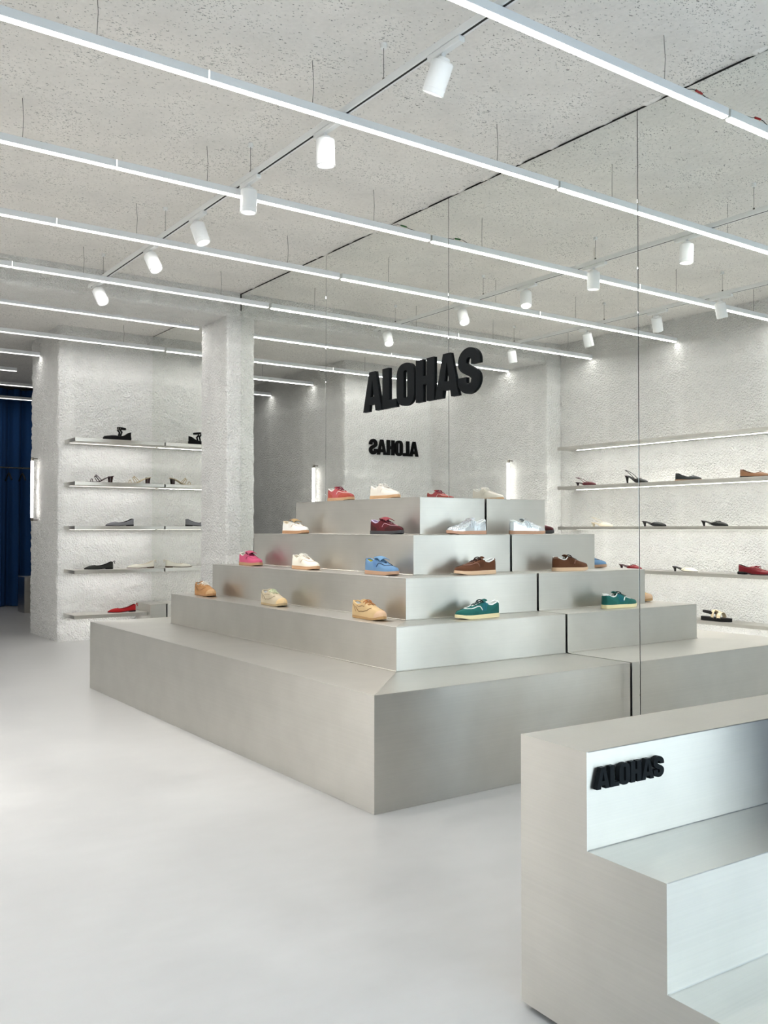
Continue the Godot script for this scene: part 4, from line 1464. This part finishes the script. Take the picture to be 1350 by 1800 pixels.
func shelf_shoes() -> void:
	var a := -PI / 2
	var g := "shoes on the back shelves"
	var ys := [2.30, 1.812, 1.318, 0.826, 0.326]
	var z := -10.36
	platform_shoe("black ankle strap platform shoe on the top back shelf", Vector3(-0.52, ys[0], z), a, g)
	heeled_sandal("dark brown strappy sandal with a block heel", Vector3(-0.72, ys[1], z), a, Color(0.19, 0.07, 0.07), Color(0.17, 0.06, 0.04), g)
	heeled_sandal("beige strappy sandal with a dark brown block heel", Vector3(-0.275, ys[1], z), a, Color(0.76, 0.68, 0.52), Color(0.17, 0.06, 0.04), g)
	ballerina("ballet_flat", "sparkling grey ballet flat with black edging", Vector3(-0.485, ys[2], z), a, Color(0.48, 0.48, 0.50), Color(0.05, 0.05, 0.06), Color(0.06, 0.06, 0.06), g)
	ballerina("ballet_flat", "black mesh ballet flat with a bow at the heel", Vector3(-0.725, ys[3], z), a, Color(0.17, 0.175, 0.16), Color(0.04, 0.04, 0.04), Color(0.05, 0.05, 0.05), g, {"heel_bow": true})
	ballerina("ballet_flat", "cream ballet flat next to the mirror on the fourth back shelf", Vector3(-0.235, ys[3], z), a, Color(0.91, 0.89, 0.83), Color(0.88, 0.84, 0.75), Color(0.30, 0.22, 0.16), g, {"heel_bow": true})
	ballerina("ballet_flat", "bright red ballet flat with a bow at the heel", Vector3(-0.455, ys[4], z), a, Color(0.74, 0.08, 0.10), Color(0.55, 0.05, 0.08), Color(0.10, 0.05, 0.05), g, {"heel_bow": true, "bow": Color(0.80, 0.10, 0.12)})
	g = "shoes on the long shelves"
	var x := -4.30
	for i in 5:
		ys[i] -= 0.004
	mule("burgundy slingback shoe with a low heel", Vector3(x, ys[1], -7.60), 0.0, Color(0.30, 0.06, 0.09), Color(0.10, 0.04, 0.05), g, {"called": "slingback_shoe", "sling": true, "sling_h": 0.052, "heel": 0.042})
	mule("black slingback shoe with a high heel and small buckles", Vector3(x, ys[1], -6.84), 0.0, Color(0.045, 0.05, 0.05), Color(0.04, 0.04, 0.04), g, {"called": "slingback_shoe", "sling": true, "sling_h": 0.06, "heel": 0.08, "high": true, "buckle": true})
	ballerina("ballet_flat", "black leather ballet flat with a small bow on the long shelf", Vector3(x, ys[1], -6.14), 0.0, Color(0.075, 0.10, 0.105), Color(0.06, 0.08, 0.085), Color(0.55, 0.42, 0.32), g, {"vamp_bow": true, "rough": 0.35})
	ballerina("ballet_flat", "tan brown leather flat with a small bow on the long shelf", Vector3(x, ys[1], -5.35), 0.0, Color(0.46, 0.31, 0.20), Color(0.36, 0.23, 0.15), Color(0.08, 0.06, 0.05), g, {"vamp_bow": true, "rough": 0.4})
	mule("cream slingback shoe with a low heel", Vector3(x, ys[2], -7.35), 0.0, Color(0.90, 0.86, 0.77), Color(0.84, 0.79, 0.68), g, {"called": "slingback_shoe", "sling": true, "sling_h": 0.055, "heel": 0.042})
	mule("plain black pointed mule on the middle long shelf", Vector3(x, ys[2], -6.595), 0.0, Color(0.05, 0.052, 0.055), Color(0.04, 0.04, 0.04), g)
	mule("black pointed mule with silver buckles on the middle long shelf", Vector3(x, ys[2], -5.82), 0.0, Color(0.05, 0.052, 0.055), Color(0.04, 0.04, 0.04), g, {"buckle": true})
	mule("red pointed mule with silver buckles", Vector3(x, ys[3], -6.93), 0.0, Color(0.45, 0.05, 0.09), Color(0.15, 0.03, 0.05), g, {"buckle": true, "heel": 0.045})
	mule("cream pointed mule with a black heel", Vector3(x, ys[3], -6.19), 0.0, Color(0.91, 0.88, 0.79), Color(0.07, 0.06, 0.05), g, {"cross": true, "heel": 0.045})
	loafer("shiny burgundy tassel loafer on the fourth long shelf", Vector3(x, ys[3], -5.365), 0.0, g)
	slide_sandal("black flat sandal with cream straps on the lowest long shelf", Vector3(x, ys[4], -5.81), 0.0, g)
